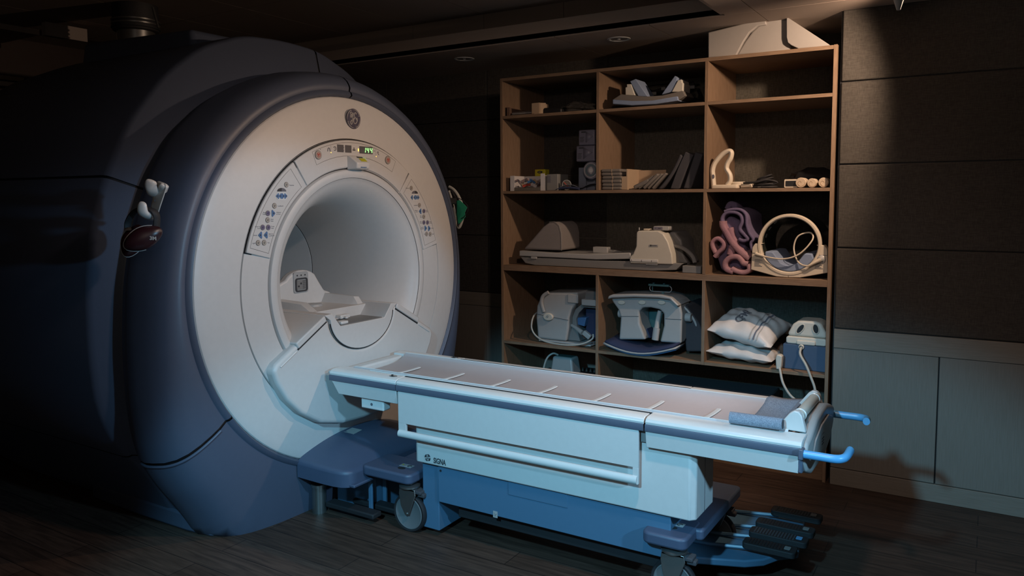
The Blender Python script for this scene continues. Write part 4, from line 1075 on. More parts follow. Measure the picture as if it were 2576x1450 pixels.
# roll in a grey bag under the packs
cr = A1(1479, 429, 4.29)
t = thing('wrapped_roll', 'grey wrapped roll seen end-on, under two film packs', 'roll', (cr.x, 4.4, zB))
R_ = .054
cx0 = XD1-.004-R_
crz = cr.z
bm = bm_new(); cyl(bm, (cx0, 4.29, crz), (cx0, 4.50, crz), R_, 28); obj('roll_body', bm, 'pack', t, .004)
for k, rr in enumerate((.045, .033, .018)):
    bm = bm_new(); lathe(bm, [(rr, 4.289), (rr, 4.286), (rr-.005, 4.286), (rr-.005, 4.289)], (cx0, crz), 1, 26); obj('roll_layer', bm, 'lgrey' if k != 1 else 'teal', t)
bm = bm_new(); prism(bm, ell(cx0, crz, .013, .022, 16), 1, 4.2885, 4.2895); obj('roll_core', bm, 'paper', t)
bx('support_block', cx0-.10, XD1-.003, 4.34, 4.52, zB, crz-R_+.004, 'cloth', t)
bx('side_flap', cx0-.10, cx0-.05, 4.32, 4.48, zB+.0, crz+.02, 'cloth', t)
zt = pack(1449, 363, 1495, 405, 'violet-grey wrapped film pack, the lower of two stacked', crz+R_+.001)
pack(1455, 320, 1495, 361, 'violet-grey wrapped film pack, the upper of two stacked', zt+.002)
# open carton with wrappers
x0, x1, y0, y1, z0, z1 = boxpx(1284, 478, 1360, 441, 4.27, .2)
t = thing('open_carton', 'low white open carton full of coloured wrapped bits on the second shelf', 'box', ((x0+x1)/2, 4.35, zB))
bx('end_flap', x0, x0+.032, 4.268, 4.271, zB, z1, 'paper', t, .0005)
bx('end_flap', x1-.0, x1+.03, 4.268, 4.271, zB, z1+.01, 'paper', t, .0005)
bx('side', x0, x0+.003, 4.27, 4.45, zB, z1, 'paper', t, .0005); bx('side', x1, x1+.003, 4.27, 4.45, zB, z1, 'paper', t, .0005); bx('back', x0, x1, 4.45, 4.453, zB, z1, 'paper', t, .0005)
bx('floor', x0, x1, 4.27, 4.45, zB, zB+.003, 'paper', t, .0005); bx('lip', x0+.03, x1, 4.268, 4.27, zB, zB+.02, 'bag', t, .0005)
rnd = random.Random(3)
mm = ['red', 'clutter', 'paper', 'clutter', 'blue', 'card', 'clutter']
for k in range(16):
    bm = bm_new(); xx = x0+.03+rnd.random()*(x1-x0-.06); yy = 4.285+rnd.random()*.13; zz_ = zB+.012+rnd.random()*.055
    tube(bm, [(xx-.025, yy, zz_), (xx, yy+.01, zz_+.01), (xx+.025, yy+rnd.uniform(-.01, .01), zz_+rnd.uniform(-.01, .015))], .008, 6); obj('wrapped_item', bm, mm[k % 7], t)
x0, x1, y0, y1, z0, z1 = boxpx(1375, 478, 1403, 438, 4.30, .15)
t = thing('grey_carton', 'grey printed carton standing right of the open carton', 'box', ((x0+x1)/2, 4.36, zB))
bx('carton_body', x0, x1, 4.30, 4.44, zB, z1, 'grey', t); bx('printed_panel', x0+.006, x0+.03, 4.2985, 4.3, zB+.05, z1-.01, 'inkgrey', t, 0)
x0, x1, y0, y1, z0, z1 = boxpx(1345, 436, 1371, 426, 4.46, .05)
t = thing('yellow_carton', 'small yellow carton standing behind the open carton', 'box', ((x0+x1)/2, 4.48, zB))
bx('carton_body', x0, x1, 4.462, 4.52, zB, z1, 'yellow', t)
bm = bm_new(); prism(bm, ell((x0+x1)/2, z1-.018, .020, .009, 16), 1, 4.4605, 4.462); oo = obj('oval_badge', bm, 'ink', t)
words('badge_text', 'CAP', ((x0+x1)/2-.011, 4.460, z1-.0215), (1, 0, 0), (0, 0, 1), .008, 'yellow', oo, .0004, squeeze=.8)
c = A1(1425, 459, 4.30)
t = thing('round_lens', 'small clear round disc leaning at the front of the second shelf', 'disc', (c.x, 4.3, zB))
bm = bm_new(); lathe(bm, [(.032, 4.30), (.032, 4.306), (.028, 4.306), (.028, 4.30), (.032, 4.30)], (c.x, zB+.034), 1, 30); obj('rim', bm, 'lgrey', t)
bm = bm_new(); prism(bm, ell(c.x, zB+.034, .028, .028), 1, 4.302, 4.304); obj('disc_face', bm, 'bag', t)
bm = bm_new(); tube(bm, [(c.x-.018, 4.300, zB+.05), (c.x+.018, 4.300, zB+.018)], .003, 5); obj('diagonal_band', bm, 'red', t)
rows = []
xa, xb = A1(1400, 478).x, XD1-.012
for i in range(15):
    u = i/14
    rows.append([(xa+(xb-xa)*u, 4.29+.12*v, zB+.004+.028*abs(math.sin(u*5.2+v*1.3))*(1-.3*v)+.012*u) for v in [j/7 for j in range(8)]])
bm = bm_new(); grid(bm, rows); o = obj('crumpled_cloth', bm, 'cloth', None, solid=.004, ang=70); tag(o, 'crumpled blue-grey cloth on the second shelf, beneath the wrapped roll', 'cloth')
bm = bm_new(); tube(bm, [(A1(1412, 470).x, 4.275, zB+.012), (A1(1440, 470).x, 4.272, zB+.016), (A1(1462, 474).x, 4.275, zB+.008)], (.012, .008), 8, smooth=4); o = obj('navy_sleeve', bm, 'navy', None); tag(o, 'small navy blue sleeve at the front of the second shelf', 'sleeve')

# ---- second row, middle bay
xl = XD1+.0185
zz_ = zB
labs = ['bottom', 'second from bottom', 'third from bottom', 'fourth from bottom', 'fifth from bottom', 'top']
for k in range(6):
    h = .0205 if k != 2 else .0225
    off = rnd.uniform(0, .008)
    bm = bm_new(); box(bm, xl+.002+off, xl+.128+off, 4.262, 4.42, zz_, zz_+h-.001)
    t = obj('flat_pad', bm, 'pad', None, .008, 3)
    tag(t, 'small brown-grey pad, %s in the neat stack of six' % labs[k], 'pad', 'stack of six small pads')
    bm = bm_new(); box(bm, xl+.07+off, xl+.074+off, 4.2615, 4.264, zz_+.001, zz_+h-.002); s_ = obj('tie_mark', bm, 'card', t); 
    zz_ += h
x0, x1, y0, y1, z0, z1 = boxpx(1563, 477, 1577, 444, 4.27, .1)
o = bx('narrow_carton', x0, x1, 4.27, 4.36, zB, z1, 'card', None); tag(o, 'narrow tan carton between the pad stack and the open box', 'box')
x0, x1, y0, y1, z0, z1 = boxpx(1582, 477, 1655, 424, 4.31, .2)
t = thing('open_box', 'open light brown box behind the fan of leaning pads', 'box', ((x0+x1)/2, 4.4, zB))
bx('end_panel', x0, x0+.008, 4.27, 4.50, zB, z1, 'card', t, .001); bx('back_panel', x0, x1, 4.44, 4.448, zB, z1-.004, 'card', t, .001)
bx('back_flap', x0, x1, 4.492, 4.50, zB, z1-.03, 'card', t, .001)
def lean(px0, px1, ln, th, ang, label, m='pad', y=4.28, d=.13, grp=None, name='leaning_pad'):
    c = A1(px0, 478, y)
    bm = bm_new(); v = prism(bm, [(0, 0), (th, 0), (th, ln), (0, ln)], 1, y, y+d)
    a_ = math.radians(ang)
    for q in v:
        x, z = q.co.x-0, q.co.z
        q.co.x = c.x + x*math.cos(a_)+z*math.sin(a_); q.co.z = zB+.0005 + z*math.cos(a_)-x*math.sin(a_)+th*math.sin(a_)
    o = obj(name, bm, m, None, min(.007, th*.4), 3); tag(o, label, 'pad' if name == 'leaning_pad' else 'cushion', grp)
    return o
g = 'fan of small leaning pads'
lean(1592, 0, .10, .024, 66, 'small brown-grey pad leaning flattest, leftmost of the fan', grp=g, y=4.275)
lean(1602, 0, .115, .022, 56, 'small brown-grey pad leaning second in the fan', grp=g)
lean(1615, 0, .12, .018, 48, 'small brown-grey pad leaning third in the fan', grp=g, y=4.27)
lean(1627, 0, .12, .014, 46, 'thin brown-grey pad leaning fourth in the fan', grp=g)
lean(1638, 0, .12, .014, 44, 'thin brown-grey pad leaning last in the fan, beside the dark cushions', grp=g)
g2 = 'tall dark grey cushions leaning in the second shelf'
def cush(pxb, pxt, pyt, th, label, m='darkgrey', bend=0):
    b_ = A1(pxb, 477, 4.29); t_ = A1(pxt, pyt, 4.29)
    bm = bm_new(); pts = []
    b0 = Vector((b_.x, 4.29, zB+.004)); t0 = Vector((t_.x, 4.29, t_.z))
    d = (t0-b0); nrm = Vector((d.z, 0, -d.x)).normalized()
    L_ = [b0+d*(k/10)-nrm*bend*math.sin(PI*k/10) for k in range(11)]
    pl = [(p.x, p.z) for p in L_]+[((p+nrm*th).x, max(zB+.001, (p+nrm*th).z)) for p in L_[::-1]]
    prism(bm, pl, 1, 4.29, 4.50); o = obj('foam_cushion', bm, m, None, .007, 3); tag(o, label, 'cushion', g2); return o
cush(1655, 1710, 388, .020, 'thin dark foam cushion, leftmost of the tall leaning three', bend=-.012)
cush(1686, 1724, 382, .050, 'thick dark foam cushion, middle of the tall leaning three', bend=.004)
cush(1718, 1749, 382, .045, 'thick dark foam cushion, rightmost of the tall leaning three')

# ---- second row, right bay
t = thing('loop_coil', 'cream moulded loop coil with a tall open handle on the second shelf', 'coil', (A1(1800, 470).x, 4.3, zB))
def P3(px, py, Y=4.29): return tuple(at(px, py, 1, Y))
lp = [P3(1786, 470), P3(1784, 445), P3(1783, 428), P3(1789, 410), P3(1806, 390), P3(1822, 381), P3(1830, 384), P3(1828, 398), P3(1820, 412), P3(1818, 425), P3(1826, 440), P3(1827, 455), P3(1820, 466)]
bm = bm_new(); tube(bm, lp, (.014, .017), 12, smooth=5, flat=(0, 1, 0)); obj('tall_loop', bm, 'cream', t)
bm = bm_new(); prism(bm, rrect(A1(1784, 470).x, A1(1850, 470).x, 4.262, 4.34, .012), 2, zB, zB+.022); obj('base_plate', bm, 'cream', t, .005)
cxx = A1(1843, 462).x
bm = bm_new(); lathe(bm, [(.026, zB+.016), (.042, zB+.018), (.044, zB+.032), (.036, zB+.038), (.028, zB+.034), (.026, zB+.016)], (cxx, 4.33), 2, 28); obj('ring', bm, 'cream', t)
bm = bm_new(); prism(bm, [(cxx+.02, 4.30), (cxx+.07, 4.285), (A1(1884, 465).x, 4.275), (A1(1884, 465).x, 4.32), (cxx+.06, 4.35), (cxx+.02, 4.35)], 2, zB+.004, zB+.026); obj('end_block', bm, 'cream', t, .006)
bm = bm_new(); prism(bm, ell(A1(1788, 440).x, A1(1788, 445).z, .007, .012, 14), 1, 4.272, 4.276); obj('dark_scuff', bm, 'inkgrey', t)
xa, xb = A1(1885, 470).x, A1(1955, 450).x
bm = bm_new()
rnd = random.Random(9)
for k in range(5):
    r0 = .9-.1*k
    tube(bm, [(xa+(xb-xa)*(.5+.5*r0*math.cos(tt)), 4.33+.05*math.sin(tt)*r0, zB+.008+.010*k+.018*(math.cos(tt)*.5+.5)*(k*.35)) for tt in [j*2*PI/14 for j in range(14)]], .005, 8, closed=True, smooth=3)
tube(bm, [(xa-.03, 4.29, zB+.03), (xa+.04, 4.28, zB+.034), (xb-.05, 4.29, zB+.045), (xb, 4.31, zB+.03), (xb-.06, 4.3, zB+.012), (xa+.05, 4.27, zB+.006)], .005, 8, smooth=5)
o = obj('coiled_cable', bm, 'rubber', None); tag(o, 'coiled black cable on the second shelf, right of the loop coil', 'cable')
x0, x1, y0, y1, z0, z1 = boxpx(1972, 474, 2008, 451, 4.29, .01)
t = thing('framed_pad', 'small pale-edged dark tablet leaning beside the bandage rolls', 'tablet', ((x0+x1)/2, 4.3, zB))
bm = bm_new(); v = prism(bm, rrect(x0, x1, zB+.001, z1, .006), 1, 4.29, 4.30); fr = obj('tablet_case', bm, 'cream', t, .002)
bm = bm_new(); prism(bm, rrect(x0+.008, x1-.006, zB+.009, z1-.008, .003), 1, 4.2885, 4.2905); obj('dark_screen', bm, 'black', t)
for i, (px, rr) in enumerate(((2014, .0265), (2042, .024), (2071, .0255))):
    c = A1(px, 463, 4.275); c.z = zB+rr+.001
    l = ['left', 'middle', 'right'][i]
    bm = bm_new(); cyl(bm, (c.x, 4.275, c.z), (c.x+.0, 4.36, c.z), rr, 24)
    t = obj('bandage_roll', bm, 'bandage', None, .003); tag(t, 'rolled cream bandage, the %s of three in a row' % l, 'bandage', 'three rolled bandages on the second shelf')
    bm = bm_new(); tube(bm, [(c.x+(.002+.0033*tt)*math.cos(tt), 4.2745, c.z+(.002+.0033*tt)*math.sin(tt)) for tt in [k*.3 for k in range(22)]], .0012, 4); obj('spiral_end', bm, 'card', t)
o = blob('dark_bag', (A1(2045, 440, 4.5).x, 4.50, zB+.055), (.12, .07, .055), 'black', 3, .12, 11); tag(o, 'dark soft bag lying behind the three bandage rolls', 'bag')

for o_ in bpy.data.objects:
    if o_.name == 'loop_coil': o_.location.x += .022
# ---- third row, wide bay: carriage with wedge cushion and white tower
bt = thing('breast_coil_board', 'long grey padded coil board with a white tower on the third shelf', 'coil', (A1(1540, 660).x, 4.45, zC))
def W(px, py, Y=4.28): q = at(px, py, 1, Y); return (q.x, q.z)
pts = [W(1306, 631), W(1380, 636), W(1480, 640), W(1585, 636), W(1590, 652), W(1500, 654), W(1400, 649), W(1306, 645)]
zl = zC+.012
bm = bm_new(); prism(bm, pts, 1, 4.28, 4.60); obj('board_pad', bm, 'lgrey', bt, .006, 3)
pts = [W(1308, 647), W(1400, 651), W(1500, 656), W(1590, 658), W(1716, 664), (W(1700, 672)[0], zC+.012), (W(1640, 672)[0], zC+.001), (W(1345, 660)[0], zC+.001), (W(1320, 655)[0], zC+.012)]
bm = bm_new(); prism(bm, pts, 1, 4.285, 4.60); obj('board_base', bm, 'grey', bt, .004, 2)
for p in ((1336, 646, 1350, 652), (1625, 660, 1655, 668)):
    a, b_ = W(p[0], p[1]), W(p[2], p[3]); bx('side_clip', a[0], b_[0], 4.275, 4.29, b_[1], a[1], 'lgrey', bt, .002)
# tower: profile runs along the shelf, full depth
tp = [W(1585, 663, 4.27), W(1584, 646, 4.27), W(1592, 640, 4.27), W(1600, 620, 4.27), W(1601, 585, 4.27), W(1605, 581, 4.27), W(1655, 581, 4.27), W(1668, 588, 4.27), W(1680, 608, 4.27), W(1690, 640, 4.27), W(1692, 666, 4.27)]
bm = bm_new(); prism(bm, tp, 1, 4.27, 4.47)
obj('white_tower', bm, 'ivory', bt, .012, 4)
bm = bm_new(); prism(bm, [W(1660, 583, 4.40), W(1700, 583, 4.40), W(1718, 605, 4.40), W(1722, 640, 4.40), W(1735, 666, 4.40), W(1680, 668, 4.40)], 1, 4.38, 4.60); obj('rear_hood', bm, 'grey', bt, .012, 3)
a, b_ = W(1585, 651, 4.268), W(1655, 660, 4.268)
rul = bx('ruler_strip', a[0], b_[0], 4.266, 4.27, b_[1], a[1], 'white_smooth', bt, .001)
bm = bm_new(); [box(bm, W(px, 655)[0]-.001, W(px, 655)[0]+.001, 4.265, 4.267, W(1600, 658)[1], W(1600, 653)[1]) for px in (1591, 1616, 1641)]; obj('ruler_marks', bm, 'ink', rul)
a = W(1634, 618, 4.268)
bm = bm_new(); box(bm, a[0]-.002, a[0]+.052, 4.2675, 4.2695, a[1]-.006, a[1]+.006); nl = obj('name_label', bm, 'lgrey', bt)
bm = bm_new(); prism(bm, ell(a[0]+.008, a[1], .005, .005, 12), 1, 4.2665, 4.2675); [box(bm, a[0]+.015+k*.0045, a[0]+.018+k*.0045, 4.2665, 4.2675, a[1]-.0015, a[1]+.002) for k in range(7)]; obj('label_print', bm, 'ink', nl)
# small things on top of the tower
zt2 = W(1630, 581, 4.27)[1]
bm = bm_new(); cyl(bm, (W(1608, 580, 4.33)[0], 4.33, zt2), (W(1608, 580, 4.33)[0], 4.33, zt2+.016), .004, 10); obj('alignment_pin', bm, 'lgrey', bt)
bx('top_tab', W(1620, 580, 4.33)[0], W(1635, 580, 4.33)[0], 4.32, 4.36, zt2, zt2+.010, 'cream', bt, .003)
g_ = thing('connector_box', 'small pale blue connector box on top of the white tower', 'connector', (W(1656, 575)[0], 4.34, zt2+.001))
bm = bm_new(); prism(bm, rrect(W(1638, 575)[0], W(1678, 575)[0], zt2+.001, zt2+.026, .008), 1, 4.31, 4.38); cb_ = obj('connector_body', bm, 'lgrey', g_, .004)
bx('connector_face', W(1640, 575)[0], W(1662, 575)[0], 4.308, 4.31, zt2+.006, zt2+.022, 'pack', g_, 0); 
bm = bm_new(); box(bm, W(1644, 575)[0], W(1646, 575)[0], 4.307, 4.308, zt2+.012, zt2+.016); box(bm, W(1651, 575)[0], W(1658, 575)[0], 4.307, 4.308, zt2+.012, zt2+.015); obj('connector_print', bm, 'ink', g_)
# wedge cushion
wg = [W(1311, 630, 4.29), W(1335, 603, 4.29), W(1362, 572, 4.29), W(1378, 561, 4.29), W(1392, 560, 4.29), W(1403, 570, 4.29), W(1408, 590, 4.29), W(1409, 633, 4.29)]
w_ = thing('wedge_cushion', 'grey foam wedge cushion on the left end of the padded board', 'cushion', (W(1380, 630)[0], 4.45, W(1380, 634)[1]))
bm = bm_new(); v = prism(bm, wg, 1, 4.31, 4.57)
for q in v: q.co.z += .004
obj('foam_body', bm, 'greyfoam', w_, .014, 4)
bm = bm_new(); tube(bm, [(x, 4.309, z+.004) for x, z in wg[3:]], .0022, 5); obj('cushion_piping', bm, 'grey', w_)
wg2 = [W(1392, 562, 4.50), W(1470, 562, 4.50), W(1488, 575, 4.50), W(1492, 630, 4.50), W(1395, 630, 4.50)]
# white small box on the board
x0, z0 = W(1491, 638, 4.40); x1, z1 = W(1528, 624, 4.40)
pg = thing('white_connector', 'white cable plug lying on the padded board behind the tower', 'connector', ((x0+x1)/2, 4.42, z0))
bx('plug_body', x0, x1, 4.40, 4.45, z0+.004, z1+.004, 'lgrey', pg, .004)
bm = bm_new(); tube(bm, [(x1, 4.425, z0+.016), (x1+.06, 4.425, z0+.014), (x1+.13, 4.43, z0+.006)], lambda t: .013-.008*t, 8); obj('plug_tail', bm, 'grey', pg)
# hose of the tower
bm = bm_new(); tube(bm, [P3(1690, 618, 4.36), P3(1712, 622, 4.34), P3(1732, 634, 4.33), P3(1744, 648, 4.32), P3(1748, 662, 4.31)], .0115, 10, smooth=5); obj('ribbed_hose', bm, 'grey', bt)
x0, x1, y0, y1, z0, z1 = boxpx(1716, 684, 1763, 665, 4.262, .12)
o = bx('grey_plug_box', x0, min(x1, XD2-.003), 4.262, 4.36, zC, zC+.042, 'grey', None, .004); tag(o, 'flat light grey box at the right end of the third shelf', 'box')

# ---- third row, right bay: towel and ring coil
tw = thing('folded_towels', 'bundle of rolled mauve and violet towels on the third shelf', 'towels', (A1(1850, 690).x, 4.4, zC))
def T(px, py, Y=4.30): return tuple(at(px, py, 1, Y))
def ribbon(name, pts, r, m, Ya, Yb, par, flat=False):
    "a folded cloth seen edge-on: thick strip along pts extruded in depth"
    P = spline([Vector((p[0], 0, p[2])) for p in pts], 6); n = len(P)
    L_, R2 = [], []
    for i in range(n):
        t_ = (P[min(i+1, n-1)]-P[max(i-1, 0)]).normalized(); nn = Vector((-t_.z, 0, t_.x))
        L_.append(P[i]+nn*r); R2.append(P[i]-nn*r)
    rows = []
    for Yk, sc in ((Ya-.004, .3), (Ya-.002, .65), (Ya+.003, .88), (Ya+.010, 1.), ((Ya+Yb)/2, 1.0), (Yb, 1.0)):
        C = [(a+b)/2 for a, b in zip(L_, R2)]
        rows.append([(c.x+(a.x-c.x)*sc, Yk, c.z+(a.z-c.z)*sc) for a, c in zip(L_, C)]+[(c.x+(b.x-c.x)*sc, Yk, c.z+(b.z-c.z)*sc) for b, c in zip(R2[::-1], C[::-1])])
    bm = bm_new(); grid(bm, rows, closed=True)
    f = [v for v in bm.verts]
    m_ = len(rows[0]); h_ = m_//2
    V = f[:m_]
    for i in range(h_-1):
        try: bm.faces.new((V[i], V[i+1], V[m_-2-i], V[m_-1-i]))
        except Exception: pass
    return obj(name, bm, m, par, ang=60)
ribbon('lower_roll', [T(1846, 688), T(1828, 680), T(1826, 664), T(1838, 652), T(1856, 650), T(1866, 658), T(1872, 666), T(1884, 668)], 0.0149, 'towel', 4.28, 4.6, tw)
ribbon('lower_roll', [T(1884, 668), T(1886, 682), T(1874, 689), T(1858, 687), T(1842, 680)], 0.0135, 'towel', 4.28, 4.6, tw)
ribbon('towel_fold', [T(1800, 640), T(1793, 625), T(1793, 612), T(1806, 604), T(1820, 615), T(1818, 628), T(1806, 640), T(1798, 650)], 0.0121, 'towel', 4.29, 4.6, tw)
ribbon('towel_fold', [T(1817, 560), T(1818, 572), T(1828, 590), T(1836, 605), T(1848, 622), T(1866, 640), T(1886, 655)], 0.0175, 'towel', 4.29, 4.6, tw)
ribbon('towel_fold', [T(1832, 578), T(1838, 600), T(1846, 618), T(1840, 630), T(1836, 645)], 0.0216, 'towel', 4.30, 4.6, tw)
ribbon('violet_fold', [T(1816, 566), T(1816, 552), T(1826, 540), T(1846, 538), T(1862, 546), T(1866, 562), T(1860, 580), T(1872, 595), T(1880, 605), T(1870, 610), T(1858, 606)], 0.0101, 'towel2', 4.30, 4.6, tw)
ribbon('violet_fold', [T(1822, 536), T(1840, 531), T(1862, 532), T(1876, 545), T(1878, 570), T(1884, 590), T(1894, 606), T(1888, 616), T(1892, 634)], 0.0088, 'towel2', 4.30, 4.6, tw)
ribbon('violet_fold', [T(1832, 530, 4.4), T(1838, 519, 4.4), T(1848, 520, 4.4), T(1852, 530, 4.4)], 0.0189, 'towel2', 4.38, 4.6, tw)
bm = bm_new(); prism(bm, [T(1822, 560, 4.34)[::2], T(1835, 545, 4.34)[::2], T(1862, 560, 4.34)[::2], T(1868, 600, 4.34)[::2], T(1880, 640, 4.34)[::2], T(1880, 680, 4.34)[::2], (T(1815, 688, 4.34)[0], zC+.002), T(1803, 650, 4.34)[::2], T(1812, 600, 4.34)[::2]], 1, 4.335, 4.60); obj('bundle_core', bm, 'towel2', tw, .02, 3)
tw.location.z += .008
# ring coil
rc = thing('ring_coil', 'cream ring-shaped coil with blue cushion and trailing lead on the third shelf', 'coil', (A1(1982, 690).x, 4.45, zC))
cc = A1(1984, 630, 4.27); RR = .158
cz_ = zC+RR+.018
def ringgeo(bm, yA, yB, ro, ri, a0=0, a1=360, n=64):
    o_ = [(cc.x+ro*math.cos(math.radians(a0+(a1-a0)*k/n)), cz_+ro*math.sin(math.radians(a0+(a1-a0)*k/n))) for k in range(n+1)]
    i_ = [(cc.x+ri*math.cos(math.radians(a1+(a0-a1)*k/n)), cz_+ri*math.sin(math.radians(a1+(a0-a1)*k/n))) for k in range(n+1)]
    prism(bm, o_+i_, 1, yA, yB)
bm = bm_new(); lathe(bm, [(RR-.013, 4.275), (RR-.008, 4.268), (RR+.002, 4.268), (RR+.006, 4.275), (RR+.006, 4.30), (RR-.013, 4.30), (RR-.013, 4.275)], (cc.x, cz_), 1, 72); obj('front_ring', bm, 'cream', rc)
bm = bm_new(); lathe(bm, [(RR-.004, 4.30), (RR-.004, 4.62), (RR-.010, 4.62), (RR-.010, 4.30), (RR-.004, 4.30)], (cc.x, cz_), 1, 72); obj('smoked_tube', bm, 'glass', rc)
for k in range(9):
    a_ = 20+k*17.5
    for yy in (4.36, 4.47):
        bm = bm_new(); sector_pts = []
        o_ = [(cc.x+(RR-.010)*math.cos(math.radians(a_+8*j/4)), cz_+(RR-.010)*math.sin(math.radians(a_+8*j/4))) for j in range(5)]
        i_ = [(cc.x+(RR-.012)*math.cos(math.radians(a_+8-8*j/4)), cz_+(RR-.012)*math.sin(math.radians(a_+8-8*j/4))) for j in range(5)]
        if yy < 4.4: prism(bm, o_+i_, 1, yy, yy+.02); obj('metal_strip', bm, 'lgrey', rc)
        else: bm.free()
W2 = .197
for s in (-1, 1):
    cx_ = cc.x
    q = [(cx_+s*(W2), zC+.035), (cx_+s*(W2-.005), zC+.155), (cx_+s*(W2-.02), zC+.178), (cx_+s*(W2-.06), zC+.178)]
    q += [(cx_+s*(RR-.002)*math.cos(math.radians(t_)), cz_+(RR-.002)*math.sin(math.radians(t_))) for t_ in (-2, -15, -30, -45, -60, -75, -90)]
    q += [(cx_, zC+.001), (cx_+s*.06, zC+.003)]
    bm = bm_new(); prism(bm, q, 1, 4.272, 4.33); ft = obj('foot_block', bm, 'cream', rc, .006, 2)
    bm = bm_new(); box(bm, cx_+s*(W2-.025)-.02, cx_+s*(W2-.025)+.02, 4.2705, 4.272, zC+.125, zC+.127); obj('block_seam', bm, 'ink', rc)
    bm = bm_new()
    for k in range(7): box(bm, cx_+s*.155-.022, cx_+s*.155+.018-(k*37 % 5)*.004, 4.2705, 4.272, zC+.055+k*.006, zC+.057+k*.006)
    obj('fine_print', bm, 'inkgrey', rc)
q = [(cc.x+(RR-.014)*math.cos(math.radians(t_)), cz_+(RR-.014)*math.sin(math.radians(t_))) for t_ in range(-150, -29, 10)]
q2 = [(cc.x+.115, cz_-.045), (cc.x+.075, cz_-.045), (cc.x+.04, cz_-.10), (cc.x, cz_-.115), (cc.x-.04, cz_-.10), (cc.x-.085, cz_-.04), (cc.x-.125, cz_-.04)]
bm = bm_new(); prism(bm, q+q2, 1, 4.28, 4.60); obj('inner_cushion', bm, 'bluefoam', rc, .006, 3)
jl = Vector((cc.x-.170, 4.262, zC+.120)); jr = Vector((cc.x+.165, 4.262, zC+.105))
for j in (jr,):
    bm = bm_new(); lathe(bm, [(.02, 4.272), (.022, 4.268), (.015, 4.264), (.010, 4.255), (.001, 4.252)], (j.x, j.z), 1, 20); obj('lead_socket', bm, 'lgrey', rc)
bm = bm_new()
tube(bm, [jl, jl+Vector((.06, -.006, -.012)), Vector((cc.x-.02, 4.25, cz_-.075)), Vector((cc.x+.06, 4.25, cz_-.045)), Vector((cc.x+.12, 4.262, cz_+.03)), Vector((cc.x+.10, 4.30, cz_+.065)), Vector((cc.x+.04, 4.30, cz_+.045)), Vector((cc.x+.02, 4.30, cz_-.02)), Vector((cc.x+.05, 4.27, cz_-.09)), jr+Vector((-.06, -.01, -.035)), jr], .0042, 8, smooth=6)
obj('lead_cable', bm, 'cream', rc)
bm = bm_new(); tube(bm, [jl+Vector((0, 0, .004)), jl+Vector((.055, -.004, -.012))], lambda t: .010-.005*t, 10); tube(bm, [jr, jr+Vector((-.06, -.01, -.035))], lambda t: .012-.007*t, 10); obj('lead_sleeve', bm, 'cream', rc)

# ---- fourth row, left bay: head coil with side opening
hl = thing('head_coil', 'pale grey boxy head coil with side opening on the fourth shelf, left bay', 'coil', (A1(1420, 850).x, 4.4, zD))
def U(px, py, Y=4.30): q = at(px, py, 1, Y); return (q.x, q.z)
zu = zD+.022
body = [(U(1352, 846)[0], zu), U(1348, 800), U(1350, 770), U(1362, 742), U(1372, 736), U(1453, 736), U(1450, 762), U(1438, 780), U(1431, 800), U(1430, 825), (U(1424, 848)[0], zu)]
bm = bm_new(); prism(bm, body, 1, 4.30, 4.62); obj('coil_body', bm, 'lgrey', hl, .014, 4)
bm = bm_new(); prism(bm, [(U(1424, 848)[0]-.01, zu+.001), U(1431, 826), U(1432, 800), U(1440, 780), U(1455, 768), (XD1-.01, U(1455, 768)[1]), (XD1-.01, U(1455, 768)[1]-.02), U(1462, 776), U(1449, 790), U(1442, 806), U(1444, 830), (U(1452, 846)[0], zu+.001)], 1, 4.34, 4.60); obj('opening_rim', bm, 'grey', hl, .004)
bx('top_block', U(1462, 752)[0], XD1-.006, 4.30, 4.34, U(1462, 769)[1], U(1462, 753)[1], 'lgrey', hl, .006)
bx('rear_top', U(1430, 742)[0], U(1480, 742)[0]+.02, 4.42, 4.62, U(1462, 769)[1], U(1462, 738)[1], 'grey', hl, .012)
bx('latch_block', U(1429, 740)[0], U(1455, 740)[0], 4.292, 4.31, U(1429, 762)[1], U(1429, 740)[1], 'lgrey', hl, .004)
bm = bm_new(); prism(bm, [U(1438, 800, 4.36), U(1475, 799, 4.36), U(1470, 822, 4.36), U(1434, 812, 4.36)], 1, 4.36, 4.5); obj('blue_insert', bm, 'blue', hl, .003)
bx('dark_cushion', U(1455, 800)[0], XD1-.008, 4.40, 4.55, zu+.01, U(1462, 775)[1], 'navy', hl, .006)
bm = bm_new(); tube(bm, [(*U(1380, 736, 4.29), 0)[:1]+(4.288,)+(U(1380, 736, 4.29)[1],), (U(1368, 745)[0], 4.290, U(1368, 745)[1]), (U(1364, 762)[0], 4.290, U(1364, 762)[1]), (U(1370, 785)[0], 4.290, U(1370, 785)[1])], (.012, .008), 10, smooth=5, flat=(0, 1, 0)); hn = obj('clamp_arm', bm, 'lgrey', hl)
cpt = U(1381, 797)
bm = bm_new(); prism(bm, ell(cpt[0], cpt[1], .036, .025, 28), 1, 4.282, 4.302); obj('clamp_pad', bm, 'ivory', hl, .006, 3)
bm = bm_new(); lathe(bm, [(.006, 4.281), (.007, 4.2795), (.005, 4.2795)], (cpt[0], cpt[1]+.003), 1, 16); obj('pivot', bm, 'inkgrey', hl)
bm = bm_new(); tube(bm, [(U(1348, 790)[0], 4.298, U(1348, 790)[1]), (U(1430, 806)[0], 4.298, U(1430, 806)[1])], .0012, 4); obj('body_seam', bm, 'ink', hl)
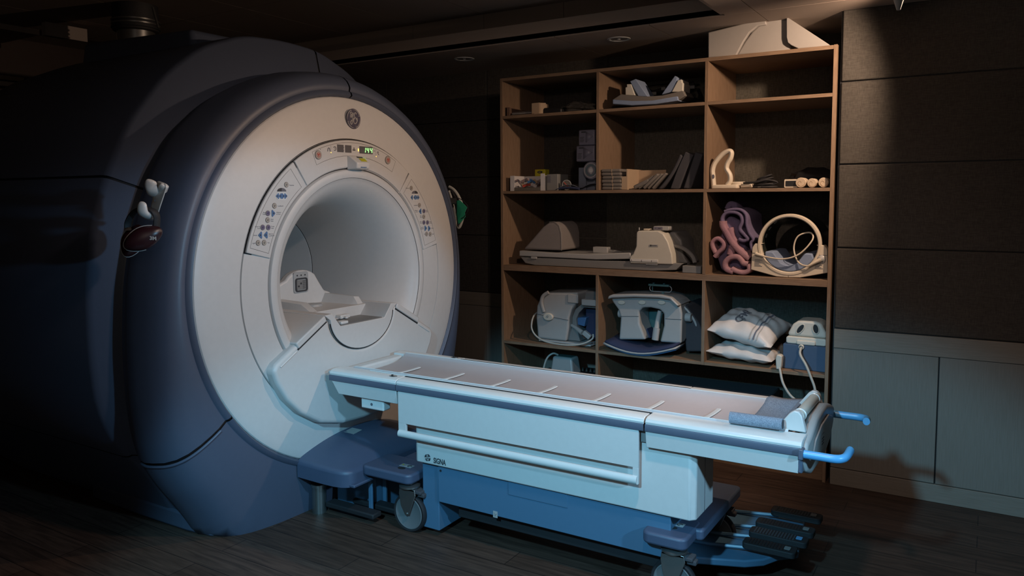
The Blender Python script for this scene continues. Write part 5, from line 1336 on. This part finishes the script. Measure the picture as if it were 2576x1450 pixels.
bm = bm_new(); prism(bm, [(U(1356, 848)[0], zD+.008), (XD1-.06, zD+.006), (XD1-.06, zD+.018), (U(1356, 848)[0], zu)], 1, 4.295, 4.60); prism(bm, [(U(1366, 848)[0], zD), (XD1-.09, zD), (XD1-.08, zD+.010), (U(1366, 848)[0], zD+.010)], 1, 4.31, 4.58); obj('base_slide', bm, 'lgrey', hl, .003)
bm = bm_new(); tube(bm, [P3(1352, 786, 4.37), P3(1343, 795, 4.30), P3(1338, 810, 4.27), P3(1338, 828, 4.262), tuple(A1(1348, 845, 4.258)), tuple(A1(1368, 858, 4.25)), tuple(A1(1400, 866, 4.245)), tuple(A1(1440, 869, 4.243)), tuple(A1(1470, 864, 4.25)), tuple(A1(1490, 853, 4.26)), tuple(A1(1492, 842, 4.28))], .0052, 8, smooth=6)
for v in bm.verts: v.co.z = max(v.co.z, zD-.013 if v.co.y < 4.236 else zD+.001)
obj('lead_cable', bm, 'cable', hl)
bm = bm_new(); tube(bm, [P3(1433, 816, 4.35), P3(1450, 826, 4.32), P3(1465, 838, 4.30)], lambda t: .008+.008*t, 10); obj('plug_sleeve', bm, 'lgrey', hl)
bm = bm_new(); v = box(bm, -.028, .028, -.014, .014, -.016, .016)
c_ = A1(1477, 843, 4.29)
for q in v:
    x, z = q.co.x, q.co.z; q.co = Vector((c_.x+x*.82+z*.57, 4.29+q.co.y, c_.z-x*.57+z*.82))
obj('plug', bm, 'lgrey', hl, .005)

# ---- fourth row, middle bay: neck coil
nk = thing('neck_coil', 'large grey horseshoe-shaped neck coil on the fourth shelf, middle bay', 'coil', (A1(1640, 880).x, 4.45, zD))
def V_(px, py, Y=4.29): q = at(px, py, 1, Y); return (q.x, q.z)
# arch: outer profile minus opening
outer = [V_(1555, 856), V_(1559, 800), V_(1553, 780), V_(1540, 762), V_(1534, 750), V_(1540, 743), V_(1600, 741), V_(1668, 743), V_(1690, 748), V_(1708, 762), V_(1714, 790), V_(1713, 830), V_(1712, 866)]
inner = [V_(1658, 862), V_(1668, 820), V_(1668, 790), V_(1658, 780), V_(1635, 775), V_(1615, 775), V_(1606, 785), V_(1607, 815), V_(1622, 856)]
bm = bm_new(); prism(bm, outer+inner, 1, 4.30, 4.46); obj('arch', bm, 'lgrey', nk, .016, 4)
tp_ = [V_(1533, 752), V_(1535, 744), V_(1545, 740), V_(1600, 739), V_(1668, 741), V_(1692, 747), V_(1712, 768), V_(1706, 770), V_(1688, 753), V_(1660, 749), V_(1600, 747), V_(1545, 749)]
bm = bm_new(); prism(bm, tp_, 1, 4.262, 4.48); obj('top_lip', bm, 'lgrey', nk, .008, 3)
for px in (1562, 1614, 1663):
    a_ = V_(px, 762); bm = bm_new(); prism(bm, ell(a_[0], a_[1], .024, .013, 20), 1, 4.292, 4.302); obj('vent_pocket', bm, 'ivory', nk, .004, 2)
bm = bm_new(); tube(bm, [(V_(1559, 797)[0], 4.299, V_(1559, 797)[1]), (V_(1605, 797)[0], 4.299, V_(1605, 797)[1])], .0012, 4); tube(bm, [(V_(1672, 803)[0], 4.299, V_(1672, 803)[1]), (V_(1713, 805)[0], 4.299, V_(1713, 805)[1])], .0012, 4); obj('arch_seam', bm, 'ink', nk)
for px, py, s in ((1552, 793, -1), (1722, 803, 1)):
    a_ = V_(px, py)
    bm = bm_new(); cyl(bm, (a_[0]-.018, 4.36, a_[1]), (a_[0]+.018, 4.36, a_[1]), .026, 24); obj('hinge_knob', bm, 'lgrey', nk, .004)
yy0, yy1 = 4.225, 4.46
rows = []
for k in range(13):
    u = k/12
    x = V_(1529, 870)[0]+(V_(1700, 880)[0]-V_(1529, 870)[0])*u
    z = zD+.058-.045*math.sin(PI*min(1, u*1.0))+.012*u
    rows.append([(x, 4.245-.02*math.sin(PI*u), z), (x+.02, 4.30, z+.012), (x+.035, 4.42, z+.035)])
bm = bm_new(); grid(bm, rows); obj('front_cushion', bm, 'navy', nk, solid=.012, ang=60, bev=0)
rows = []
for k in range(13):
    u = k/12
    x = V_(1527, 876)[0]+(V_(1708, 886)[0]-V_(1527, 876)[0])*u
    z = zD+.048-.044*math.sin(PI*u)+.014*u
    rows.append([(x, 4.235-.02*math.sin(PI*u), z), (x, 4.50, z+.01)])
bm = bm_new(); grid(bm, rows)
obj('base_tray', bm, 'lgrey', nk, solid=.008, ang=60)
rows2 = [[(p[0]+.01 if k < 6 else p[0]-.005, p[1]+.012, max(zD+.001, p[2]-.012)) for p in r] for k, r in enumerate(rows)]
bm = bm_new(); grid(bm, rows2); obj('base_underside', bm, 'blue', nk, solid=.006, ang=60)
bm = bm_new(); prism(bm, [V_(1712, 765, 4.36), V_(1722, 768, 4.36), V_(1755, 815, 4.36), (XD2-.02, zD+.10), (XD2-.02, zD+.03), (V_(1712, 886)[0], zD+.018)], 1, 4.38, 4.70); obj('rear_shell', bm, 'darkgrey', nk, .012, 3)
bm = bm_new(); tube(bm, [P3(1703, 760, 4.36), P3(1728, 780, 4.37), P3(1748, 810, 4.38), P3(1758, 840, 4.40)], .007, 8, smooth=4); obj('rear_rim', bm, 'lgrey', nk)
bm = bm_new(); tube(bm, [P3(1660, 782, 4.34), P3(1655, 805, 4.33), P3(1652, 826, 4.32)], lambda t: .012+.004*t, 10, smooth=4); tube(bm, [P3(1652, 826, 4.31), P3(1648, 856, 4.30)], (.022, .018), 10); obj('lead_plug', bm, 'lgrey', nk)
bm = bm_new(); prism(bm, [V_(1618, 850, 4.38), V_(1630, 825, 4.38), V_(1640, 850, 4.38)], 1, 4.36, 4.45); obj('inner_cushion', bm, 'navy', nk, .006)
bm = bm_new(); prism(bm, [V_(1606, 782, 4.455), V_(1668, 782, 4.455), V_(1668, 858, 4.455), V_(1606, 858, 4.455)], 1, 4.462, 4.47); obj('inner_liner', bm, 'teal', nk)
# mirror holder above
mh = V_(1660, 722, 4.33)
bm = bm_new(); prism(bm, rrect(V_(1632, 0, 4.33)[0], V_(1684, 0, 4.33)[0], V_(0, 721, 4.33)[1]+0, V_(1660, 712, 4.33)[1], .004), 1, 4.31, 4.36); obj('mirror_holder', bm, 'teal', nk, .002) if False else bm.free()
x0, z0 = V_(1632, 718, 4.33); x1, z1 = V_(1684, 712, 4.33)
bx('mirror_bracket', x0, x1, 4.32, 4.36, z0-.003, z0+.010, 'teal', nk, .003)
for px in (1642, 1668): bx('bracket_tooth', V_(px, 715, 4.33)[0], V_(px, 715, 4.33)[0]+.012, 4.325, 4.345, z0+.010, z0+.017, 'teal', nk, .002)
a_ = V_(1661, 727, 4.33)
bm = bm_new(); tube(bm, [(x, 4.335, z) for x, z in rrect(a_[0]-.068, a_[0]+.068, a_[1]-.018, a_[1]+.018, .0178, 6)], .0022, 6, closed=True); obj('mirror_frame', bm, 'lgrey', nk)
bm = bm_new(); tube(bm, [(V_(1667, 735, 4.33)[0], 4.335, V_(1667, 735, 4.33)[1]), (V_(1667, 742, 4.33)[0], 4.335, V_(1667, 745, 4.33)[1])], .009, 8); tube(bm, [(V_(1640, 718, 4.33)[0], 4.34, z0), (V_(1640, 718, 4.33)[0], 4.34, a_[1]-.018)], .003, 6); obj('mirror_stem', bm, 'teal', nk)

# ---- fourth row, right bay: pillows, foam box with coil
def pillow(name, label, c, sx, sy, sz, tilt, yaw, stripe=False, print_=False, seed=1):
    t = thing(name, label, 'pillow', (0, 0, 0), 'two white pillows on the fourth shelf')
    bm = bm_new(); N = 26; rnd = random.Random(seed)
    rows_t, rows_b = [], []
    def prof(u, v):
        e = max(0, (1-abs(u)**2.6))*max(0, (1-abs(v)**2.6))
        wr = .010*math.sin(9*u+5*v+seed)*math.sin(7*v-3*u)*e**.3
        return sz*(e**.55)+wr
    for i in range(N+1):
        u = -1+2*i/N; rt, rb = [], []
        for j in range(N+1):
            v = -1+2*j/N
            pin = 1-.07*(1-abs(u))*abs(v)**2 ; pin2 = 1-.07*(1-abs(v))*abs(u)**2
            x, y = u*sx*pin2, v*sy*pin
            rt.append((x, y, prof(u, v))); rb.append((x, y, -prof(u, v)*.75))
        rows_t.append(rt); rows_b.append(rb)
    grid(bm, rows_t); grid(bm, rows_b)
    bmesh.ops.remove_doubles(bm, verts=bm.verts, dist=1e-5)
    b_ = obj('pillow_body', bm, 'pillow', t, ang=75)
    if stripe:
        for k, (u0, u1) in enumerate(((.30, .34), (.42, .47), (.53, .56))):
            bm = bm_new(); grid(bm, [[(u*sx*(1-.07*(1-abs(v))*u*u), v*sy, prof(u, v)+.0012) for v in [-.97+1.94*j/24 for j in range(25)]] for u in (u0, u1)]); obj('stripe', bm, 'lgrey' if k != 1 else 'cloth', b_, ang=75)
    if print_:
        w1 = words('print', 'CJFMR', (0, 0, 0), (1, 0, 0), (0, 1, 0), .040, 'inkgrey', None, .0006, off=.0015)
        me = w1.data
        for v in me.vertices:
            x, y = v.co.x, v.co.y
            X_, Y_ = -.05-y*1.0+.03, -.11+x*1.0
            v.co = Vector((X_, Y_, prof(X_/sx, Y_/sy)+.0016+v.co.z*.3))
        w1.parent = b_
    t.rotation_euler = (tilt[0], tilt[1], yaw); t.location = c
    return t
zz0 = zD
c1 = A1(1861, 905, 4.44)
pillow('pillow', 'flat white vinyl pillow underneath, at the shelf bottom', Vector((-1.155, 4.43, zD+.046)), .186, .17, .052, (0, math.radians(3), 0), math.radians(-4), seed=2)
pillow('pillow', 'plump white pillow with grey stripes and lettering, on top', Vector((-1.150, 4.455, zD+.180)), .186, .185, .078, (math.radians(12), math.radians(10), 0), math.radians(-5), True, True, seed=4)
# foam box and white coil on it
x0, x1 = A1(1968, 900, 4.29).x, X3-.022
fb = bx('foam_box', x0, x1, 4.30, 4.56, zD, zD+.135, 'bluebox', None, .004); tag(fb, 'dark blue foam block under the small white coil, right end', 'foam block')
kc = thing('extremity_coil', 'small ivory coil with two oval holes standing on the blue foam block', 'coil', ((x0+x1)/2, 4.4, zD+.136))
zk = zD+.136
def K(px, py, Y=4.31): q = at(px, py, 1, Y); return (q.x, q.z)
w0, w1_ = K(1977, 868)[0], x1-.004
bm = bm_new(); prism(bm, rrect(w0, w1_, zk, K(1980, 846)[1], .012), 1, 4.31, 4.50); obj('coil_base', bm, 'ivory', kc, .006, 3)
bm = bm_new(); prism(bm, rrect(K(2004, 868)[0], K(2052, 868)[0], zk, K(1980, 853)[1], .008), 1, 4.297, 4.32); obj('front_boss', bm, 'ivory', kc, .006, 3)
zt_ = K(1980, 846)[1]; ztop = K(2020, 808)[1]
dome = [(w0+.004, zt_), (w0+.008, zt_+.02), (w0+.03, zt_+.065), (w0+.055, ztop-.004), (w0+.08, ztop), (w1_-.06, ztop), (w1_-.03, ztop-.01), (w1_-.006, zt_+.03), (w1_-.002, zt_)]
bm = bm_new(); prism(bm, dome, 1, 4.325, 4.48); obj('coil_dome', bm, 'ivory', kc, .014, 4)
for px, s in ((2012, .6), (2051, -.15)):
    a_ = K(px, 829)
    pts_ = [(a_[0]+.016*math.cos(t_)+s*.022*math.sin(t_), a_[1]+.026*math.sin(t_)) for t_ in [k*2*PI/22 for k in range(22)]]
    bm = bm_new(); prism(bm, pts_, 1, 4.3225, 4.327); obj('oval_opening', bm, 'black', kc)
    bm = bm_new(); tube(bm, [(x, 4.3225, z) for x, z in pts_], .003, 6, closed=True); obj('opening_rim', bm, 'ivory', kc)
# lead that hangs over the shelf edge
j = Vector((K(2018, 872)[0], 4.292, K(2018, 872)[1]))
cpl = A1(1962, 912, 4.25)
bm = bm_new(); tube(bm, [j, j+Vector((.004, -.05, -.03)), tuple(A1(2028, 920, 4.215)), tuple(A1(2040, 950, 4.20)), tuple(A1(2049, 975, 4.19)), tuple(A1(2050, 995, 4.18)), tuple(A1(2036, 1010, 4.17)), tuple(A1(2010, 1010, 4.17)), tuple(A1(1988, 995, 4.18)), tuple(A1(1970, 965, 4.19)), tuple(A1(1963, 935, 4.21)), tuple(A1(1961, 925, 4.225))], .0065, 10, smooth=6); obj('hanging_lead', bm, 'cable', kc)
bm = bm_new(); lathe(bm, [(.008, j.y+.004), (.014, j.y+.002), (.014, j.y-.006), (.009, j.y-.01)], (j.x, j.z), 1, 18); obj('lead_collar', bm, 'ivory', kc)
a_, b2 = A1(1952, 928, 4.235), A1(1968, 893, 4.235)
bm = bm_new(); prism(bm, [(a_.x+.004, a_.z), (b2.x-.004, a_.z), (b2.x, a_.z+.02), (b2.x+.002, b2.z-.005), (b2.x-.01, b2.z), (a_.x+.006, b2.z), (a_.x, b2.z-.02)], 1, 4.218, 4.262)
obj('lead_plug', bm, 'ivory', kc, .005, 2)
o = blob('brown_wrap', (A1(1950, 880, 4.42).x, 4.5, zD+.05), (.045, .05, .05), 'cardd', 3, .15, 8); tag(o, 'dark brown wrapped bundle between the pillows and the foam block', 'bundle')

# ---- bottom row
x0, x1 = A1(1386, 900, 4.36).x, A1(1442, 900, 4.36).x
zc_ = A1(1410, 899, 4.36).z
ct = thing('tapered_housing', 'tapered grey housing with a curved cable on the bottom shelf', 'housing', ((x0+x1)/2, 4.42, zE))
bm = bm_new(); A = [bm.verts.new(p) for p in ((x0-.03, 4.34, zE), (x1+.03, 4.34, zE), (x1+.03, 4.50, zE), (x0-.03, 4.50, zE))]; B = [bm.verts.new(p) for p in ((x0+.012, 4.36, zc_), (x1-.012, 4.36, zc_), (x1-.012, 4.46, zc_), (x0+.012, 4.46, zc_))]
bm.faces.new(A[::-1]); bm.faces.new(B)
for i in range(4): bm.faces.new((A[i], A[(i+1) % 4], B[(i+1) % 4], B[i]))
obj('housing_body', bm, 'lgrey', ct, .012, 3)
bx('top_recess', x0+.024, x1-.022, 4.375, 4.445, zc_-.001, zc_+.002, 'teal', ct, .004)
bm = bm_new(); tube(bm, [(x0+.03, 4.40, zc_+.004), (x0+.01, 4.37, zc_+.016), (x0-.02, 4.35, zc_-.01), (x0-.04, 4.34, zc_-.07), (x0-.05, 4.33, zc_-.16), (x0-.06, 4.33, zE+.01)], .006, 8, smooth=6); obj('curved_cable', bm, 'cable', ct)
o = blob('cable_heap', (A1(1375, 930, 4.42).x-.02, 4.56, zE+.10), (.11, .09, .10), 'black', 3, .15, 21); tag(o, 'dark heap at the back of the bottom shelf, left bay', 'heap')
xr = A1(1442, 930, 4.45).x
bt_ = thing('bottle_crate', 'dark crate of glossy bottles on the bottom shelf, left bay', 'crate', (xr+.06, 4.5, zE))
bx('crate_box', xr+.03, XD1-.006, 4.44, 4.60, zE, A1(1450, 935, 4.45).z, 'black', bt_, .004)
for k in range(4):
    xx = xr+.05+k*.028; zb2 = A1(1450, 935, 4.45).z
    bm = bm_new(); lathe(bm, [(.013, zb2-.05), (.013, zb2-.005), (.006, zb2+.010), (.006, zb2+.022)], (xx, 4.49), 2, 14, cap=True); obj('bottle', bm, 'glass', bt_)
x0, x1 = A1(1640, 980, 4.42).x, A1(1880, 980, 4.42).x
o = bx('dark_case', x0, x1+.12, 4.40, 4.70, zE, A1(1800, 984, 4.42).z, 'darkgrey', None, .01); tag(o, 'long dark flat-topped case on the bottom shelf, right side', 'case')

# ================================================================== HOOKS ON THE SCANNER
# near side: white hook with headphones
YS = YC-1.055
def H(px, py, Y): return at(px, py, 1, Y)
hb_ = H(402, 490, YS+.02)
def frame_pt(px, py, d): return H(px, py, YS-d)
hk = thing('wall_hook', 'white moulded double hook on the near side of the scanner', 'hook', H(400, 500, YS+.02))
bm = bm_new()
pl = [(398, 455), (418, 462), (419, 475), (404, 520), (398, 540), (378, 522), (384, 500), (380, 480), (382, 465)]
A = [bm.verts.new(frame_pt(x, y, .0)) for x, y in pl]; B = [bm.verts.new(frame_pt(x, y, .025)) for x, y in pl]
bm.faces.new(A); bm.faces.new(B[::-1])
for i in range(len(pl)): bm.faces.new((A[i], A[(i+1) % len(pl)], B[(i+1) % len(pl)], B[i]))
bk = obj('hook_plate', bm, 'white_smooth', hk, .006, 3)
bm = bm_new(); tube(bm, [frame_pt(386, 492, .02), frame_pt(383, 480, .045), frame_pt(379, 466, .055), frame_pt(383, 453, .055)], lambda t: (.021*max(.05, 1-abs(2*t-1)**6)**.5, .011*max(.05, 1-abs(2*t-1)**6)**.5), 14, smooth=6); obj('upper_prong', bm, 'white_smooth', hk)
bm = bm_new(); tube(bm, [frame_pt(408, 480, .01), frame_pt(412, 470, .02), frame_pt(416, 464, .02)], lambda t: (.018*max(.05, 1-t**6)**.5, .012*max(.05, 1-t**6)**.5), 14, smooth=6); obj('upper_prong', bm, 'white_smooth', hk)
bm = bm_new(); tube(bm, [frame_pt(383, 548, .012), frame_pt(372, 544, .05), frame_pt(360, 535, .075), frame_pt(358, 520, .08), frame_pt(361, 508, .078)], lambda t: ((.024-.006*t)*max(.05, 1-t**8)**.5, .011*max(.05, 1-t**8)**.5), 14, smooth=6); obj('lower_prong', bm, 'white_smooth', hk)
bm = bm_new(); cyl(bm, frame_pt(391, 505, .024), frame_pt(391, 505, .0262), .005, 12); obj('screw', bm, 'ink', bk)
hp = thing('ear_defenders', 'dark maroon ear defenders hanging from the white hook', 'headphones', H(355, 600, YS-.05))
def G(px, py, d=.05): return frame_pt(px, py, d)
bm = bm_new(); tube(bm, [G(322, 580, .07), G(322, 560, .07), G(332, 540, .07), G(345, 528, .068), G(362, 524, .06), G(380, 527, .05), G(392, 538, .04), G(395, 555, .035), G(392, 580, .035), G(386, 595, .04)], (.006, .014), 10, smooth=5, flat=(0, 1, 0)); obj('headband', bm, 'rubber', hp)
def ecup(cx_, cy_, d, rx, ry, rot, m, yaw=.85):
    c = G(cx_, cy_, d)
    Rz = Matrix.Rotation(yaw, 3, 'Z')
    def loc(x, y, z): return c + Rz @ Vector((x*math.cos(rot)-z*math.sin(rot), y, x*math.sin(rot)+z*math.cos(rot)))
    shp = [(rx*math.cos(t_)*(1+.12*math.cos(2*t_+.4)), ry*math.sin(t_)) for t_ in [k*2*PI/28 for k in range(28)]]
    bm = bm_new(); rows = []
    for y, k in ((.020, .80), (.020, .97), (.004, 1.0), (-.006, .97), (-.016, .80), (-.022, .50), (-.024, .12)):
        rows.append([loc(x*k, y, z*k) for x, z in shp])
    grid(bm, rows, closed=True, cap=True)
    cup = obj('ear_cup', bm, m, hp)
    bm = bm_new(); tube(bm, [loc(x*1.0, .002, z*1.0) for x, z in shp[3:21]], .0024, 6); obj('pale_rim', bm, 'lgrey', cup)
    bm = bm_new(); rows = [[loc(x*k, y, z*k) for x, z in shp] for y, k in ((.018, .9), (.036, .9), (.040, .75), (.036, .5))]
    grid(bm, rows, closed=True); obj('ear_cushion', bm, 'rubber', cup)
    return c, cup, loc
ecup(334, 606, .045, .060, .040, 1.2, 'maroon')
c, cup, loc = ecup(360, 600, .085, .066, .042, .5, 'maroon')
q0 = loc(.020, -.0225, -.016); words('lettering', '3M', q0, Matrix.Rotation(.85, 3, 'Z') @ Vector((1, 0, -.1)), (0, 0, 1), .013, 'lgrey', cup, .001, off=.0006)

# far side: cable bundle and green mask on a hook
YQ = YC+1.09
def F(px, py, Y): return at(px, py, 1, Y)
gm = thing('green_cloth_mask', 'green cloth mask hanging with white hose on the far side of the scanner', 'mask', F(1160, 520, YQ+.08))
YM = YQ+.10
pl = [(1150, 505), (1158, 504), (1176, 522), (1170, 535), (1172, 545), (1160, 560), (1153, 565), (1150, 540)]
bm = bm_new(); A = [bm.verts.new(F(x, y, YM)) for x, y in pl]; B = [bm.verts.new(F(x, y, YM)+Vector((-.02, .014, 0))) for x, y in pl]
bm.faces.new(A); bm.faces.new(B[::-1])
for i in range(len(pl)): bm.faces.new((A[i], A[(i+1) % len(pl)], B[(i+1) % len(pl)], B[i]))
obj('mask_cloth', bm, 'green', gm, .003)
bm = bm_new(); tube(bm, [F(x, y, YM+.03) for x, y in ((1130, 470), (1142, 478), (1153, 493), (1162, 515), (1165, 540), (1161, 560), (1154, 573), (1148, 560), (1143, 530), (1136, 500), (1130, 480))], .0095, 10, closed=False, smooth=5); o = obj('white_hose', bm, 'cable', None); tag(o, 'coiled white hose hanging behind the green mask, far side of the scanner', 'hose')
bm = bm_new(); tube(bm, [F(x, y, YM-.012) for x, y in ((1140, 490), (1147, 497), (1160, 502), (1174, 515), (1177, 530), (1168, 545), (1160, 550))], .0025, 6, smooth=5); tube(bm, [F(x, y, YM+.01) for x, y in ((1136, 480), (1146, 500), (1150, 530), (1152, 570))], .006, 6, smooth=5)
obj('dark_cord', bm, 'rubber', gm)
bm = bm_new(); q = F(1150, 510, YM); box(bm, q.x-.06, q.x+.01, YQ-.08, YM-.02, q.z-.01, q.z+.03); obj('far_bracket', bm, 'rubber', gm, .006)
